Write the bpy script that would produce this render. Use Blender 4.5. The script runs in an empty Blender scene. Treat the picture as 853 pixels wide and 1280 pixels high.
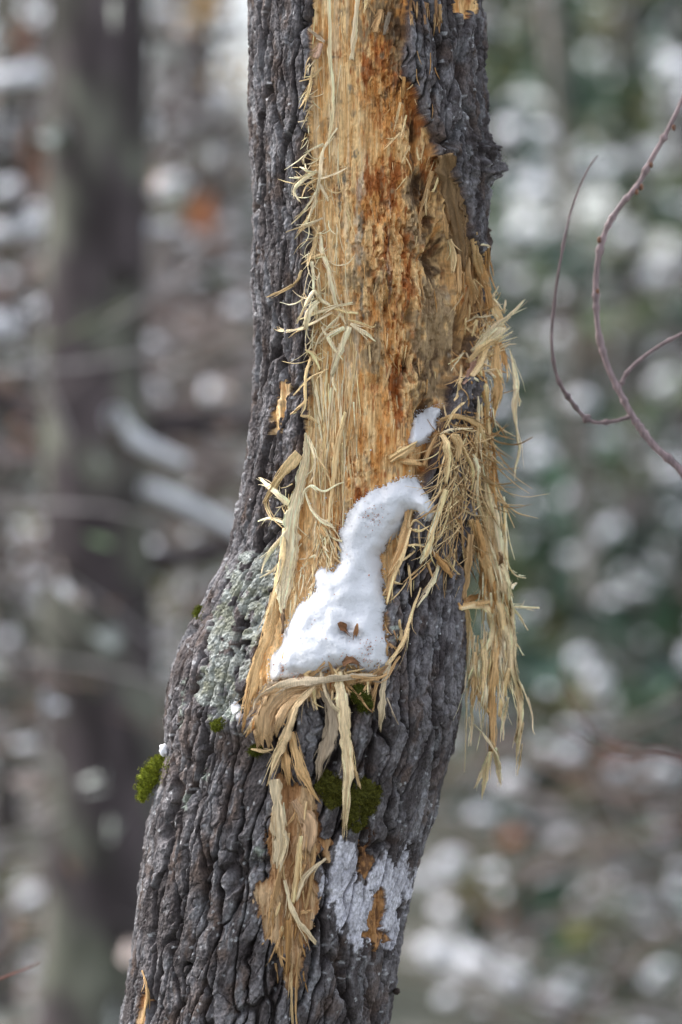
import bpy, math, random
import numpy as np
from mathutils import Vector
rng = np.random.default_rng(11)
random.seed(11)
C = bpy.context.scene.collection
sc = bpy.context.scene
R = math.radians

# ------------------------------------------------------------------ camera, world, sun, exposure
K = 0.0008                       # metres per photograph pixel in the plane of the trunk axis
CAMD, CAMZ = 4.0, 1.5
cam_d = bpy.data.cameras.new('camera'); cam = bpy.data.objects.new('camera', cam_d); C.objects.link(cam)
cam.location = (0, -CAMD, CAMZ); cam.rotation_euler = (R(90), 0, 0)
cam_d.sensor_fit = 'VERTICAL'; cam_d.sensor_height = 36; cam_d.sensor_width = 24
cam_d.lens = 36 * CAMD / (1280 * K)
cam_d.clip_start = 0.05; cam_d.clip_end = 2000
cam_d.dof.use_dof = True; cam_d.dof.focus_distance = 3.885; cam_d.dof.aperture_fstop = 3.0
sc.camera = cam
w = bpy.data.worlds.new('World'); sc.world = w; w.use_nodes = True
nt = w.node_tree; nt.nodes.clear()
sky = nt.nodes.new('ShaderNodeTexSky'); sky.sky_type = 'NISHITA'; sky.sun_disc = False
sky.sun_elevation = R(48); sky.sun_rotation = R(292); sky.air_density = 1.0; sky.dust_density = 3.0; sky.ozone_density = 1.0
hs = nt.nodes.new('ShaderNodeHueSaturation'); hs.inputs['Saturation'].default_value = 0.38
bg = nt.nodes.new('ShaderNodeBackground'); bg.inputs['Strength'].default_value = 0.15
wo = nt.nodes.new('ShaderNodeOutputWorld')
nt.links.new(sky.outputs[0], hs.inputs['Color']); nt.links.new(hs.outputs[0], bg.inputs[0]); nt.links.new(bg.outputs[0], wo.inputs[0])
sd = bpy.data.lights.new('sun', 'SUN'); sd.energy = 0.9; sd.angle = R(25); sd.color = (1.0, 0.975, 0.94)
sun = bpy.data.objects.new('sun', sd); C.objects.link(sun)
# sun_rotation is measured clockwise from +Y seen from above
az = R(292); el = R(48)
sdir = Vector((math.sin(az) * math.cos(el), math.cos(az) * math.cos(el), math.sin(el)))
sun.rotation_euler = (-sdir).to_track_quat('-Z', 'Y').to_euler()
vs = sc.view_settings; vs.view_transform = 'Standard'; vs.look = 'None'; vs.gamma = 1.0; vs.use_curve_mapping = False
vs.exposure = 1.42
sc.render.engine = 'CYCLES'
sc.cycles.use_denoising = True
sc.cycles.max_bounces = 6; sc.cycles.diffuse_bounces = 4; sc.cycles.transparent_max_bounces = 4
sc.cycles.sample_clamp_indirect = 4.0

# ------------------------------------------------------------------ numeric helpers
def pt(u, v, Y):
    s = K * (CAMD + Y) / CAMD
    return np.stack([(np.asarray(u) - 426.5) * s, np.asarray(Y) + 0 * s, CAMZ + (640 - np.asarray(v)) * s], -1)
def proj(P):
    s = K * (CAMD + P[..., 1]) / CAMD
    return P[..., 0] / s + 426.5, 640 - (P[..., 2] - CAMZ) / s
def ss(a, b, x):
    t = np.clip((x - a) / (b - a), 0, 1); return t * t * (3 - 2 * t)
def hsh(ix, iy, seed):
    h = (ix.astype(np.int64) * 374761393 + iy.astype(np.int64) * 668265263 + seed * 2246822519) & 0xffffffff
    h = ((h ^ (h >> 13)) * 1274126177) & 0xffffffff
    h = ((h ^ (h >> 16)) * 2246822519) & 0xffffffff
    h ^= h >> 15
    return (h & 0xffffff) / float(0x1000000)
def vn(x, y, seed=0):
    x = np.asarray(x, float); y = np.asarray(y, float)
    x, y = np.broadcast_arrays(x, y)
    ix = np.floor(x); iy = np.floor(y); fx = x - ix; fy = y - iy
    fx = fx * fx * fx * (fx * (fx * 6 - 15) + 10); fy = fy * fy * fy * (fy * (fy * 6 - 15) + 10)
    ix = ix.astype(np.int64); iy = iy.astype(np.int64)
    a = hsh(ix, iy, seed); b = hsh(ix + 1, iy, seed); c = hsh(ix, iy + 1, seed); d = hsh(ix + 1, iy + 1, seed)
    return (a + (b - a) * fx) * (1 - fy) + (c + (d - c) * fx) * fy
def fbm(x, y, seed=0, o=4, g=0.5):
    s = 0; a = 1; t = 0
    for i in range(o):
        s = s + a * (vn(x * 2 ** i + 17.3 * i, y * 2 ** i + 5.1 * i, seed + i) * 2 - 1); t += a; a *= g
    return s / t * 1.6
def worley(x, y, seed=0):
    ix = np.floor(x).astype(np.int64); iy = np.floor(y).astype(np.int64)
    f1 = np.full(x.shape, 9.0); f2 = np.full(x.shape, 9.0); cid = np.zeros(x.shape)
    for dx in (-1, 0, 1):
        for dy in (-1, 0, 1):
            jx = ix + dx; jy = iy + dy
            px = jx + hsh(jx, jy, seed); py = jy + hsh(jx, jy, seed + 7)
            d = np.sqrt((px - x) ** 2 + (py - y) ** 2)
            n = d < f1
            f2 = np.where(n, f1, np.minimum(f2, d)); cid = np.where(n, hsh(jx, jy, seed + 13), cid); f1 = np.where(n, d, f1)
    return f1, f2, cid
def sdf(u, v, poly):
    """signed distance in px, positive inside"""
    p = np.array(poly, float); q = np.roll(p, -1, 0)
    d = np.full(u.shape, 1e9); ins = np.zeros(u.shape, bool)
    for (x0, y0), (x1, y1) in zip(p, q):
        ex, ey = x1 - x0, y1 - y0; wx, wy = u - x0, v - y0
        t = np.clip((wx * ex + wy * ey) / (ex * ex + ey * ey + 1e-9), 0, 1)
        d = np.minimum(d, np.hypot(wx - ex * t, wy - ey * t))
        c = ((y0 > v) != (y1 > v)) & (u < (x1 - x0) * (v - y0) / ((y1 - y0) if y1 != y0 else 1e-9) + x0)
        ins ^= c
    return np.where(ins, d, -d)
def mix(a, b, t):
    t = np.asarray(t)[..., None]; return np.asarray(a) * (1 - t) + np.asarray(b) * t
def blobs(u, v, L):
    s = np.zeros(u.shape)
    for (a, b, ru, rv, k) in L:
        s = np.maximum(s, k * np.exp(-((u - a) / ru) ** 2 - ((v - b) / rv) ** 2))
    return s
def catmull(P, n):
    P = np.array(P, float); m = len(P)
    if m == 2:
        t = np.linspace(0, 1, n)[:, None]; return P[0] * (1 - t) + P[1] * t
    Q = np.vstack([2 * P[0] - P[1], P, 2 * P[-1] - P[-2]])
    t = np.linspace(0, m - 1, n); i = np.minimum(t.astype(int), m - 2); f = (t - i)[:, None]
    a, b, c, d = Q[i], Q[i + 1], Q[i + 2], Q[i + 3]
    return 0.5 * ((2 * b) + (-a + c) * f + (2 * a - 5 * b + 4 * c - d) * f ** 2 + (-a + 3 * b - 3 * c + d) * f ** 3)

# ------------------------------------------------------------------ object helpers
def mesh_data(name, V, F, cols=None, smooth=True, mat=None):
    V = np.asarray(V, np.float32); F = np.asarray(F, np.int32)
    me = bpy.data.meshes.new(name); n = F.shape[1]
    me.vertices.add(len(V)); me.vertices.foreach_set('co', V.ravel())
    me.loops.add(F.size); me.loops.foreach_set('vertex_index', F.ravel())
    me.polygons.add(len(F)); me.polygons.foreach_set('loop_start', np.arange(0, F.size, n, dtype=np.int32))
    me.polygons.foreach_set('loop_total', np.full(len(F), n, np.int32))
    me.polygons.foreach_set('use_smooth', np.full(len(F), smooth, bool))
    me.update(); me.validate()
    if cols is not None and len(me.vertices) == len(V):
        c = np.ones((len(V), 4), np.float32); c[:, :3] = np.clip(cols, 0.003, 0.95)
        at = me.color_attributes.new('tint', 'FLOAT_COLOR', 'POINT'); at.data.foreach_set('color', c.ravel())
    if mat: me.materials.append(mat)
    return me
def link(name, me, parent=None):
    o = bpy.data.objects.new(name, me); C.objects.link(o)
    if parent is not None: o.parent = parent
    return o
def mk(name, V, F, mat, cols=None, parent=None, smooth=True, org=None):
    V = np.asarray(V, float)
    if org is not None: V = V - np.asarray(org)
    return link(name, mesh_data(name, V, F, cols, smooth, mat), parent)
def tag(o, label=None, cat=None, group=None, kind=None):
    for k, x in (('label', label), ('category', cat), ('group', group), ('kind', kind)):
        if x: o[k] = x
    return o
def empty(name, loc, label, cat, group=None):
    o = bpy.data.objects.new(name, None); C.objects.link(o); o.location = loc; o.empty_display_size = 0.1
    return tag(o, label, cat, group)
class Bag:
    def __init__(s): s.V = []; s.F = []; s.C = []; s.n = 0
    def add(s, V, F, c):
        s.V.append(V); s.F.append(np.asarray(F) + s.n); s.n += len(V)
        s.C.append(np.broadcast_to(c, (len(V), 3)))
    def make(s, name, mat, parent=None, org=None, smooth=True):
        return mk(name, np.vstack(s.V), np.vstack(s.F), mat, np.vstack(s.C), parent, smooth, org)

def material(name, rough=0.85, nscale=(400, 400, 400), amt=0.25, bump=0.3, bscale=(600, 600, 600), bdist=0.0006, spec=0.25, sss=0.0, base=None):
    m = bpy.data.materials.new(name); m.use_nodes = True; n = m.node_tree.nodes; l = m.node_tree.links
    b = n['Principled BSDF']; b.inputs['Roughness'].default_value = rough
    b.inputs['Specular IOR Level'].default_value = spec
    if base is None:
        a = n.new('ShaderNodeAttribute'); a.attribute_name = 'tint'; src = a.outputs['Color']
    else:
        a = n.new('ShaderNodeRGB'); a.outputs[0].default_value = (*base, 1); src = a.outputs[0]
    tc = n.new('ShaderNodeTexCoord')
    mp = n.new('ShaderNodeMapping'); mp.inputs['Scale'].default_value = nscale; l.new(tc.outputs['Object'], mp.inputs[0])
    no = n.new('ShaderNodeTexNoise'); no.inputs['Scale'].default_value = 1; no.inputs['Detail'].default_value = 4; l.new(mp.outputs[0], no.inputs['Vector'])
    mr = n.new('ShaderNodeMapRange'); mr.inputs['From Min'].default_value = 0.3; mr.inputs['From Max'].default_value = 0.7
    mr.inputs['To Min'].default_value = 1 - amt; mr.inputs['To Max'].default_value = 1 + amt; l.new(no.outputs[0], mr.inputs[0])
    mu = n.new('ShaderNodeVectorMath'); mu.operation = 'SCALE'; l.new(src, mu.inputs[0]); l.new(mr.outputs[0], mu.inputs['Scale'])
    l.new(mu.outputs[0], b.inputs['Base Color'])
    if bump:
        mp2 = n.new('ShaderNodeMapping'); mp2.inputs['Scale'].default_value = bscale; l.new(tc.outputs['Object'], mp2.inputs[0])
        n2 = n.new('ShaderNodeTexNoise'); n2.inputs['Scale'].default_value = 1; n2.inputs['Detail'].default_value = 5; l.new(mp2.outputs[0], n2.inputs['Vector'])
        bp = n.new('ShaderNodeBump'); bp.inputs['Strength'].default_value = bump; bp.inputs['Distance'].default_value = bdist
        l.new(n2.outputs[0], bp.inputs['Height']); l.new(bp.outputs[0], b.inputs['Normal'])
    if sss:
        b.inputs['Subsurface Weight'].default_value = sss; b.inputs['Subsurface Radius'].default_value = (1.0, 1.0, 1.0); b.inputs['Subsurface Scale'].default_value = 0.004
    return m
M_bark = material('bark', 0.9, (420, 420, 260), 0.42, 1.0, (700, 700, 420), 0.0016, 0.3)
M_wood = material('bare_wood', 0.75, (700, 700, 50), 0.28, 0.8, (900, 900, 70), 0.0012, 0.2)
M_strand = material('wood_fibre', 0.7, (1100, 1100, 70), 0.24, 0.5, (1500, 1500, 90), 0.0009, 0.3)
M_snow = material('snow', 0.6, (900, 900, 900), 0.03, 0.6, (1000, 1000, 1000), 0.0009, 0.3, 0.9)
M_moss = material('moss', 0.9, (500, 500, 500), 0.4, 0.0)
M_twig = material('twig_bark', 0.7, (300, 300, 60), 0.3, 0.5, (600, 600, 150), 0.0006)
M_farbark = material('far_bark', 0.9, (14, 14, 5), 0.45, 0.8, (30, 30, 10), 0.02)
M_leaf = material('foliage', 0.7, (6, 6, 6), 0.35, 0.0)
M_leafd = material('dry_leaf', 0.7, (200, 200, 200), 0.3, 0.0)

# ------------------------------------------------------------------ ground
def ground_z(x, y):
    t = np.clip(y - 9, 0, None)
    sl = 0.150 - 0.178 * ss(-0.6, 1.6, x / (1 + t * 0.05))
    z = sl * t * ss(0, 8, t) * (1 - 0.0 * t) - 0.10 * ss(0, 6, y - 3)
    z = np.where(t > 60, z * 0 + sl * 60 + (t - 60) * 0.02, z)
    return z + 0.16 * fbm(x / 2.4, y / 2.4, 5, 4) * ss(1, 5, np.hypot(x, y))
gx = np.concatenate([-np.geomspace(400, 13, 24), np.linspace(-12, 12, 240), np.geomspace(13, 400, 24)])
gy = np.concatenate([-np.geomspace(400, 9, 20), np.linspace(-8, 60, 420), np.geomspace(62, 600, 24)])
GX, GY = np.meshgrid(gx, gy); GZ = ground_z(GX, GY)
def grid_faces(nr, nc):
    i = np.arange(nr * nc).reshape(nr, nc)
    return np.stack([i[:-1, :-1], i[:-1, 1:], i[1:, 1:], i[1:, :-1]], -1).reshape(-1, 4)
Mg = bpy.data.materials.new('snowy_forest_floor'); Mg.use_nodes = True
n = Mg.node_tree.nodes; l = Mg.node_tree.links; b = n['Principled BSDF']; b.inputs['Roughness'].default_value = 0.8
tc = n.new('ShaderNodeTexCoord'); no = n.new('ShaderNodeTexNoise'); no.inputs['Scale'].default_value = 1.3; no.inputs['Detail'].default_value = 8; no.inputs['Roughness'].default_value = 0.62
l.new(tc.outputs['Object'], no.inputs['Vector'])
cr = n.new('ShaderNodeValToRGB'); cr.color_ramp.elements[0].position = 0.53; cr.color_ramp.elements[0].color = (0.040, 0.044, 0.028, 1)
cr.color_ramp.elements[1].position = 0.64; cr.color_ramp.elements[1].color = (0.62, 0.64, 0.69, 1)
e = cr.color_ramp.elements.new(0.57); e.color = (0.10, 0.088, 0.06, 1)
l.new(no.outputs[0], cr.inputs[0]); l.new(cr.outputs[0], b.inputs['Base Color'])
go = mk('ground', np.stack([GX, GY, GZ], -1).reshape(-1, 3), grid_faces(len(gy), len(gx)), Mg)
go['kind'] = 'structure'

# ------------------------------------------------------------------ the damaged trunk
Lf = [(-2500, 372), (-900, 330), (-200, 310), (0, 309), (100, 308), (200, 312), (300, 315), (340, 312), (360, 312), (400, 316), (450, 317), (500, 314), (550, 308), (600, 301), (650, 293), (690, 284), (730, 262), (760, 250), (790, 233), (830, 216), (870, 208), (900, 206), (940, 207), (960, 200), (1000, 190), (1040, 183), (1100, 175), (1150, 168), (1200, 161), (1250, 155), (1280, 150), (1500, 122), (2200, 40), (2520, -60)]
Rt = [(-2500, 580), (-900, 600), (-200, 609), (0, 607), (100, 608), (150, 612), (250, 613), (280, 613), (320, 611), (400, 612), (450, 609), (500, 608), (550, 609), (600, 608), (650, 600), (700, 592), (750, 584), (800, 583), (850, 581), (900, 574), (940, 566), (980, 554), (1020, 545), (1060, 531), (1100, 520), (1150, 509), (1200, 500), (1240, 494), (1280, 488), (1500, 470), (2200, 500), (2520, 590)]
WOUND = [(389, -200), (388, 0), (389, 60), (386, 100), (384, 150), (385, 200), (387, 240), (389, 300), (391, 350), (392, 400), (389, 430), (385, 480), (381, 520), (378, 560), (372, 600), (364, 650), (357, 700), (348, 750), (333, 800), (320, 838), (318, 872), (345, 880), (400, 872), (440, 862), (470, 858), (484, 838), (486, 800), (484, 765), (492, 724), (503, 690), (520, 650), (530, 612), (545, 580), (556, 548), (566, 520), (572, 490), (577, 470), (606, 470), (611, 440), (613, 400), (612, 350), (600, 318), (589, 295), (585, 262), (579, 235), (568, 222), (566, 196), (549, 194), (545, 170), (530, 135), (521, 105), (508, 96), (505, 72), (510, 48), (511, 25), (513, 0), (513, -200)]
PATCH = [
    [(346, 968), (396, 992), (401, 1050), (393, 1100), (399, 1135), (386, 1172), (381, 1200), (372, 1236), (356, 1235), (358, 1192), (332, 1176), (327, 1150), (320, 1130), (319, 1112), (336, 1090), (334, 1050), (342, 1010)],
    [(354, 476), (361, 487), (356, 512), (347, 545), (338, 541), (344, 510)],
    [(186, 1222), (191, 1238), (184, 1270), (176, 1300), (171, 1290), (178, 1255)],
    [(565, -10), (603, -10), (596, 14), (584, 24), (570, 14)],
    [(462, 1030), (466, 1050), (465, 1080), (455, 1096), (449, 1088), (451, 1060)],
    [(476, 1104), (478, 1130), (477, 1160), (490, 1176), (470, 1184), (448, 1172), (458, 1150), (468, 1120)],
    [(402, 1052), (416, 1050), (418, 1080), (408, 1084)],
]
WHITE = [(425, 1044), (446, 1048), (447, 1083), (456, 1100), (468, 1078), (480, 1066), (492, 1078), (500, 1050), (514, 1040), (516, 1090), (506, 1150), (499, 1176), (485, 1182), (462, 1184), (452, 1194), (440, 1182), (425, 1160), (414, 1132), (398, 1122), (395, 1100), (408, 1072), (418, 1062)]
LICHEN = [(338, 684), (352, 700), (349, 740), (342, 775), (330, 792), (322, 812), (314, 838), (302, 862), (292, 884), (270, 890), (246, 880), (250, 850), (257, 815), (266, 780), (276, 745), (288, 712), (305, 690)]

th = np.concatenate([np.linspace(-180, -104, 26), np.linspace(-102, 102, 620), np.linspace(104, 180, 26)]) * math.pi / 180
vv = np.concatenate([np.linspace(2520, 1400, 70), np.linspace(1390, -90, 1480), np.linspace(-100, -2500, 80)])
NT, NV = len(th), len(vv)
def smooth_interp(L, x, s=9):
    k = np.arange(-3000, 3001); y = np.interp(k, [a for a, _ in L], [b for _, b in L])
    w_ = np.ones(s) / s; y = np.convolve(np.pad(y, s // 2, mode='edge'), w_, 'valid')
    return np.interp(x, k, y)
uL = smooth_interp(Lf, vv, 17); uR = smooth_interp(Rt, vv, 7)
cu = (uL + uR) / 2; rp = (uR - uL) / 2
yc = -0.018 * ss(640, 900, vv) + 0.0 * vv
TH, VV = np.meshgrid(th, vv); CU = cu[:, None]; RP = rp[:, None]; YC = yc[:, None]
def trunk_pts(h):
    r = RP * K + h
    x = (CU - 426.5) * K + r * np.sin(TH); y = YC - r * np.cos(TH) * 1.0; z = CAMZ + (640 - VV) * K + 0 * TH
    return np.stack([x, y, z], -1)
P0 = trunk_pts(-0.004)
U, V = proj(P0)
front = np.abs(TH) < R(97)
A = TH * 150.0                                      # arc coordinate in px
Aw = A + 7 * fbm(A / 30, VV / 70, 1, 3); Vw = VV + 26 * fbm(A / 34, VV / 90, 2, 3)
low = ss(820, 960, VV)
# long vertical ridges parted by deep wavy fissures, split again by finer cracks
SP_ = 25 + 7 * low
ph = (A + 13 * fbm(A / 60, VV / 85, 1, 3) + 4.5 * fbm(A / 18, VV / 26, 2, 3)) / SP_
ix_ = np.floor(ph); fr_ = ph - ix_
dl = np.abs(fr_ - 0.5) * 2                       # 0 at a fissure line, 1 between
wl = 0.09 + 0.20 * ss(-0.5, 0.7, fbm(ix_ * 3.7, VV / 60, 3, 3))   # fissure width comes and goes
keep1 = ss(-0.75, -0.25, fbm(ix_ * 5.1 + 0.5, VV / 130, 4, 2))
fis = (1 - ss(0.0, wl, dl)) * (0.25 + 0.75 * keep1)
f1, f2, c1 = worley(Aw / 33, Vw / 200, 3); e1 = f2 - f1
fis2 = (1 - ss(0.005, 0.11, e1))
Aw2 = Aw + 3 * fbm(A / 9, VV / 16, 4, 3); Vw2 = Vw + 6 * fbm(A / 10, VV / 18, 9, 3)
g1, g2, c2 = worley(Aw2 / 14, Vw2 / 62, 5); e2 = g2 - g1
k1, k2, c3 = worley(Aw2 / 6.5, Vw2 / 11, 6)
FIS = np.maximum(fis, fis2)
crk = (1 - ss(0.0, 0.10, e2)) * (c2 > 0.42)
rgh = fbm(Aw2 / 7.0, VV / 13, 21, 4); fine = fbm(A / 1.7, VV / 2.6, 31, 3)
flk_n = fbm(Aw2 / 4.5, VV / 9, 23, 3); flake = np.floor((flk_n + .8) * 4.5) / 4.5 - .8 + 0.4 * fbm(A / 2.6, VV / 4, 24, 2)
bark = -0.0120 * FIS - 0.0030 * crk - 0.0018 * (1 - ss(0.1, 0.8, dl)) * keep1 + 0.0012 * rgh + 0.00055 * fine + 0.0007 * flake \
       + 0.0005 * (c3 - 0.5) * ss(0.05, 0.3, k2 - k1) + 0.0022 * (c2 - 0.5) * ss(0, .25, e2) + 0.0035 * (c1 - 0.5)
rid = np.minimum(dl, 1)
# flakier bark high on the right, raised plate beside the wound, ledge fold left of the wound
flk = blobs(U, V, [(600, 220, 40, 110, 1), (600, 60, 30, 90, 0.7), (590, 500, 25, 40, 1)]) * front
bark = bark + flk * (0.0040 * fbm(A / 8, VV / 10, 44, 4))
kn = np.exp(-((TH * 57.3 - 86) / 26) ** 2) * np.exp(-((VV - 201) / 29) ** 4)
bark = bark + kn * (0.010 + 0.006 * fbm(A / 14, VV / 11, 45, 4) + 0.004 * fbm(A / 5, VV / 5, 46, 3))
plate_r = ss(-1, 3, sdf(U, V, [(508, 30), (520, 27), (534, 40), (540, 70), (538, 100), (526, 104), (514, 92), (506, 68)])) * front
bark = bark + 0.004 * plate_r
lip = sdf(U, V, WOUND) + 3.4 * fbm(U / 9, V / 26, 51, 3) * (1 - .55 * ss(490, 520, U)) + 1.6 * fbm(U / 2.6, V / 6, 52, 3) * (1 - ss(470, 490, U))
bark = bark + 0.0025 * np.exp(-((lip + 7) / 8) ** 2) * front
fold = blobs(U, V, [(318, 905, 60, 16, 0.9), (250, 930, 30, 30, 0.6), (470, 905, 60, 40, 0.5)])
bark = bark + 0.010 * fold * front
# lichen crust
sl = sdf(U, V, LICHEN) + 11 * fbm(U / 14, V / 20, 61, 4)
l1, l2, lc = worley(U / 4.2, V / 4.2, 62)
lich = ss(-1, 2, sl) * front * ss(-0.62, -0.30, fbm(U / 9, V / 12, 64, 4))
bark = np.where(lich > 0, bark * (1 - 0.5 * lich) + lich * (-0.001 + 0.0013 * (1 - l1) + 0.0009 * fine), bark)
swh = sdf(U, V, WHITE) - 3 + 13 * fbm(U / 8, V / 20, 71, 5) + 9 * (c3 - .5) - 7 * crk - 4 * FIS
white = ss(-2, 4, swh) * front * (1 - 0.8 * ss(.4, .9, FIS))
bark = bark * (1 - 0.4 * ss(-4, 6, swh) * front)
# exposed wood
cav = blobs(U, V, [(566, 322, 17, 26, 1.0), (598, 425, 9, 38, .8), (528, 175, 6, 30, .5), (536, 232, 12, 22, .6), (505, 485, 9, 26, .6), (545, 260, 10, 40, .5),
                   (519, 455, 6, 22, .6), (548, 520, 20, 22, .8), (548, 605, 14, 40, .6), (500, 20, 22, 26, .35), (478, 250, 8, 18, .3), (487, 392, 4, 22, .4), (520, 395, 6, 12, .4), (470, 480, 12, 8, .3), (562, 460, 12, 40, .5), (575, 350, 10, 20, .6)])
vfac = 1 - ss(690, 850, V)
depth = (0.011 + 0.006 * ss(392, 470, U) + 0.004 * ss(500, 560, U) - 0.007 * ss(575, 612, U)) * (0.25 + 0.75 * vfac)
gr1 = fbm(U / 5.5, V / 95, 81, 4); gr2 = fbm(U / 1.9, V / 34, 82, 3); blot = fbm(U / 19, V / 34, 83, 4)
cw = blobs(U, V, [(500, 330, 60, 130, 1), (500, 100, 40, 90, .8), (550, 300, 40, 120, .8), (515, 470, 40, 60, .8), (440, 600, 50, 60, .5), (430, 240, 25, 40, .4), (450, 290, 20, 40, .7)])
w1, w2, wc = worley((U + 3 * fbm(U / 6, V / 12, 84, 3)) / 9.5, (V + 10 * fbm(U / 9, V / 20, 85, 3)) / 34, 86)
w3, w4, wc2 = worley((U + 2 * fbm(U / 3, V / 5, 87, 2)) / 4.5, V / 9, 88)
slab = (wc - 0.5) * ss(0.0, 0.12, w2 - w1)
wood = -depth - 0.026 * cav + (0.0010 + 0.0018 * cw) * gr1 + 0.0006 * gr2 + cw * (0.0090 * slab + 0.0060 * blot + 0.0014 * (wc2 - 0.5) * ss(0, .2, w4 - w3)) + (1 - cw) * 0.0014 * slab
wood = wood + (0.25 + cw) * 0.0011 * fbm(U / 3.2, V / 4.2, 89, 4) - 0.0055 * cw * ss(.2, .5, fbm(U / 7, V / 11, 90, 3))
mW = ss(-0.8, 1.6 + 0.5 * ss(490, 520, U), lip) * front
for i, pg in enumerate(PATCH):
    sp = sdf(U, V, pg) + 5.0 * fbm(U / 6, V / 14, 91 + i, 4) + 3 * (c3 - .5)
    mp_ = ss(-0.8, 1.6, sp) * front
    wp = -0.0040 + 0.0022 * gr1 + 0.0010 * gr2 + 0.0045 * slab + 0.0025 * blot
    wood = np.where(mp_ > mW, wp, wood); mW = np.maximum(mW, mp_)
H = bark * (1 - mW) + wood * mW - 0.001
P = trunk_pts(H)
# colour of bark
G = lambda *a: np.array(a)
base = mix(G(0.078, 0.067, 0.067), G(0.200, 0.186, 0.192), ss(-0.5, 0.7, fbm(Aw2 / 16, VV / 30, 101, 4) + 0.9 * (c2 - 0.5)))
base = mix(base, G(0.045, 0.033, 0.031), 0.8 * np.clip(FIS + .4 * crk, 0, 1))   # dark brown along the furrows and cracks
base = mix(base, G(0.12, 0.082, 0.064), 0.65 * ss(0.1, 0.8, fbm(A / 22, VV / 40, 102, 4)))
spk = worley(U / 6.5 + 40, V / 8.5, 103); sp_m = ss(0.27, 0.17, spk[0] + 0.12 * fbm(U / 2, V / 2, 104, 2)) * (spk[2] > 0.84) * front
pale = ss(0.25, 0.85, fbm(Aw2 / 10, VV / 34, 105, 5) + 0.35 * ss(-60, -88, TH * 57.3))  # random pale patches, plus the light on the left edge put into the colour
base = mix(base, G(0.32, 0.32, 0.335), 0.5 * pale)
base = mix(base, G(0.48, 0.48, 0.49), 0.75 * sp_m * (0.4 + 0.6 * ss(0.0, 0.5, fbm(U / 60, V / 60, 106, 2) + 0.3)))
base = mix(base, G(0.045, 0.035, 0.036), 0.55 * ss(0.1, 0.7, fbm(Aw / 12, VV / 26, 107, 4) + 0.4 * flk - 0.1 + 0.5 * blobs(U, V, [(345, 620, 40, 70, 1), (380, 420, 10, 120, 1), (300, 740, 20, 60, .6)])))
lcol = mix(G(0.27, 0.28, 0.25), G(0.44, 0.465, 0.435), ss(-0.5, 0.6, fbm(U / 5, V / 5, 108, 4)))
lcol = mix(lcol, G(0.20, 0.20, 0.12), 0.6 * ss(0, .7, fbm(U / 20, V / 20, 109, 3)))
base = mix(base, lcol, lich * 0.92)
gs = blobs(U, V, [(230, 1003, 8, 14, 1), (325, 1066, 9, 9, .8), (258, 970, 9, 10, .6), (292, 892, 14, 12, .7), (232, 880, 4, 50, .6), (450, 800, 10, 20, .6), (492, 790, 10, 18, .6)]) * front
base = mix(base, G(0.34, 0.38, 0.33), ss(0.35, 0.6, gs + 0.25 * fbm(U / 4, V / 4, 110, 3)) * 0.8)
base = mix(base, mix(G(0.50, 0.49, 0.54), G(0.70, 0.69, 0.75), ss(-.4, .5, fbm(Aw2 / 8, VV / 20, 111, 4))), white * 0.93)
rm = ss(-0.05, 0.35, mW) * (1 - ss(.95, 1, mW))
base = mix(base, G(0.07, 0.04, 0.03), 0.7 * ss(0.02, 0.25, mW) )
# colour of wood
PALE = G(0.86, 0.58, 0.28); TAN = G(0.68, 0.39, 0.155); ORG = G(0.66, 0.30, 0.085); RUST = G(0.38, 0.12, 0.03); DRK = G(0.085, 0.045, 0.024); GRY = G(0.33, 0.235, 0.135)
wcol = mix(TAN, PALE, ss(-0.6, 0.5, gr1 + 0.5 * (wc - .5) + 0.25 * gr2))
left = 1 - ss(430, 475, U + 12 * blot)
wcol = mix(wcol, G(0.86, 0.68, 0.44), 0.6 * left * ss(0, 0.8, fbm(U / 4, V / 80, 121, 3)))
cen = blobs(U, V, [(500, 80, 42, 120, 1), (490, 250, 40, 80, .8), (500, 420, 30, 130, .9), (525, 200, 20, 60, .9), (540, 560, 30, 60, .7), (430, 665, 30, 40, .7), (470, 560, 60, 60, .55), (395, 60, 20, 60, .35)])
wcol = mix(wcol, ORG, 0.9 * ss(-0.1, 0.4, cen * 1.0 - 0.38 + 0.6 * fbm(U / 9, V / 42, 122, 4)))
rust = blobs(U, V, [(458, 85, 14, 30, .8), (478, 65, 30, 30, .6), (500, 95, 16, 24, .8), (452, 62, 8, 10, .7), (470, 228, 20, 20, .9), (490, 240, 18, 24, .8), (500, 215, 12, 20, .8), (488, 330, 8, 50, .9), (514, 350, 9, 40, .8), (505, 400, 7, 42, .9), (503, 478, 12, 30, 1), (505, 520, 12, 24, .8), (530, 140, 12, 30, .7), (425, 665, 12, 24, .7), (452, 620, 16, 14, .5), (560, 590, 20, 40, .5), (532, 430, 6, 40, .5), (548, 200, 16, 20, .6), (520, 300, 10, 14, .7)])
wcol = mix(wcol, RUST, 0.95 * ss(0.22, 0.62, rust + 0.5 * fbm(U / 4.5, V / 22, 123, 4)))
gry = blobs(U, V, [(560, 410, 26, 90, 1), (470, 440, 22, 26, .6), (478, 20, 26, 30, .7), (535, 290, 16, 30, .7), (500, 45, 18, 50, .5), (447, 345, 20, 24, .5), (475, 365, 20, 24, .5), (530, 240, 14, 20, .7)])
wcol = mix(wcol, RUST, .8 * ss(.2, .5, fbm(U / 7, V / 11, 90, 3)) * cw)
wcol = mix(wcol, GRY, 0.9 * ss(0.12, 0.5, gry + 0.4 * fbm(U / 8, V / 14, 124, 4)))
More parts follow.
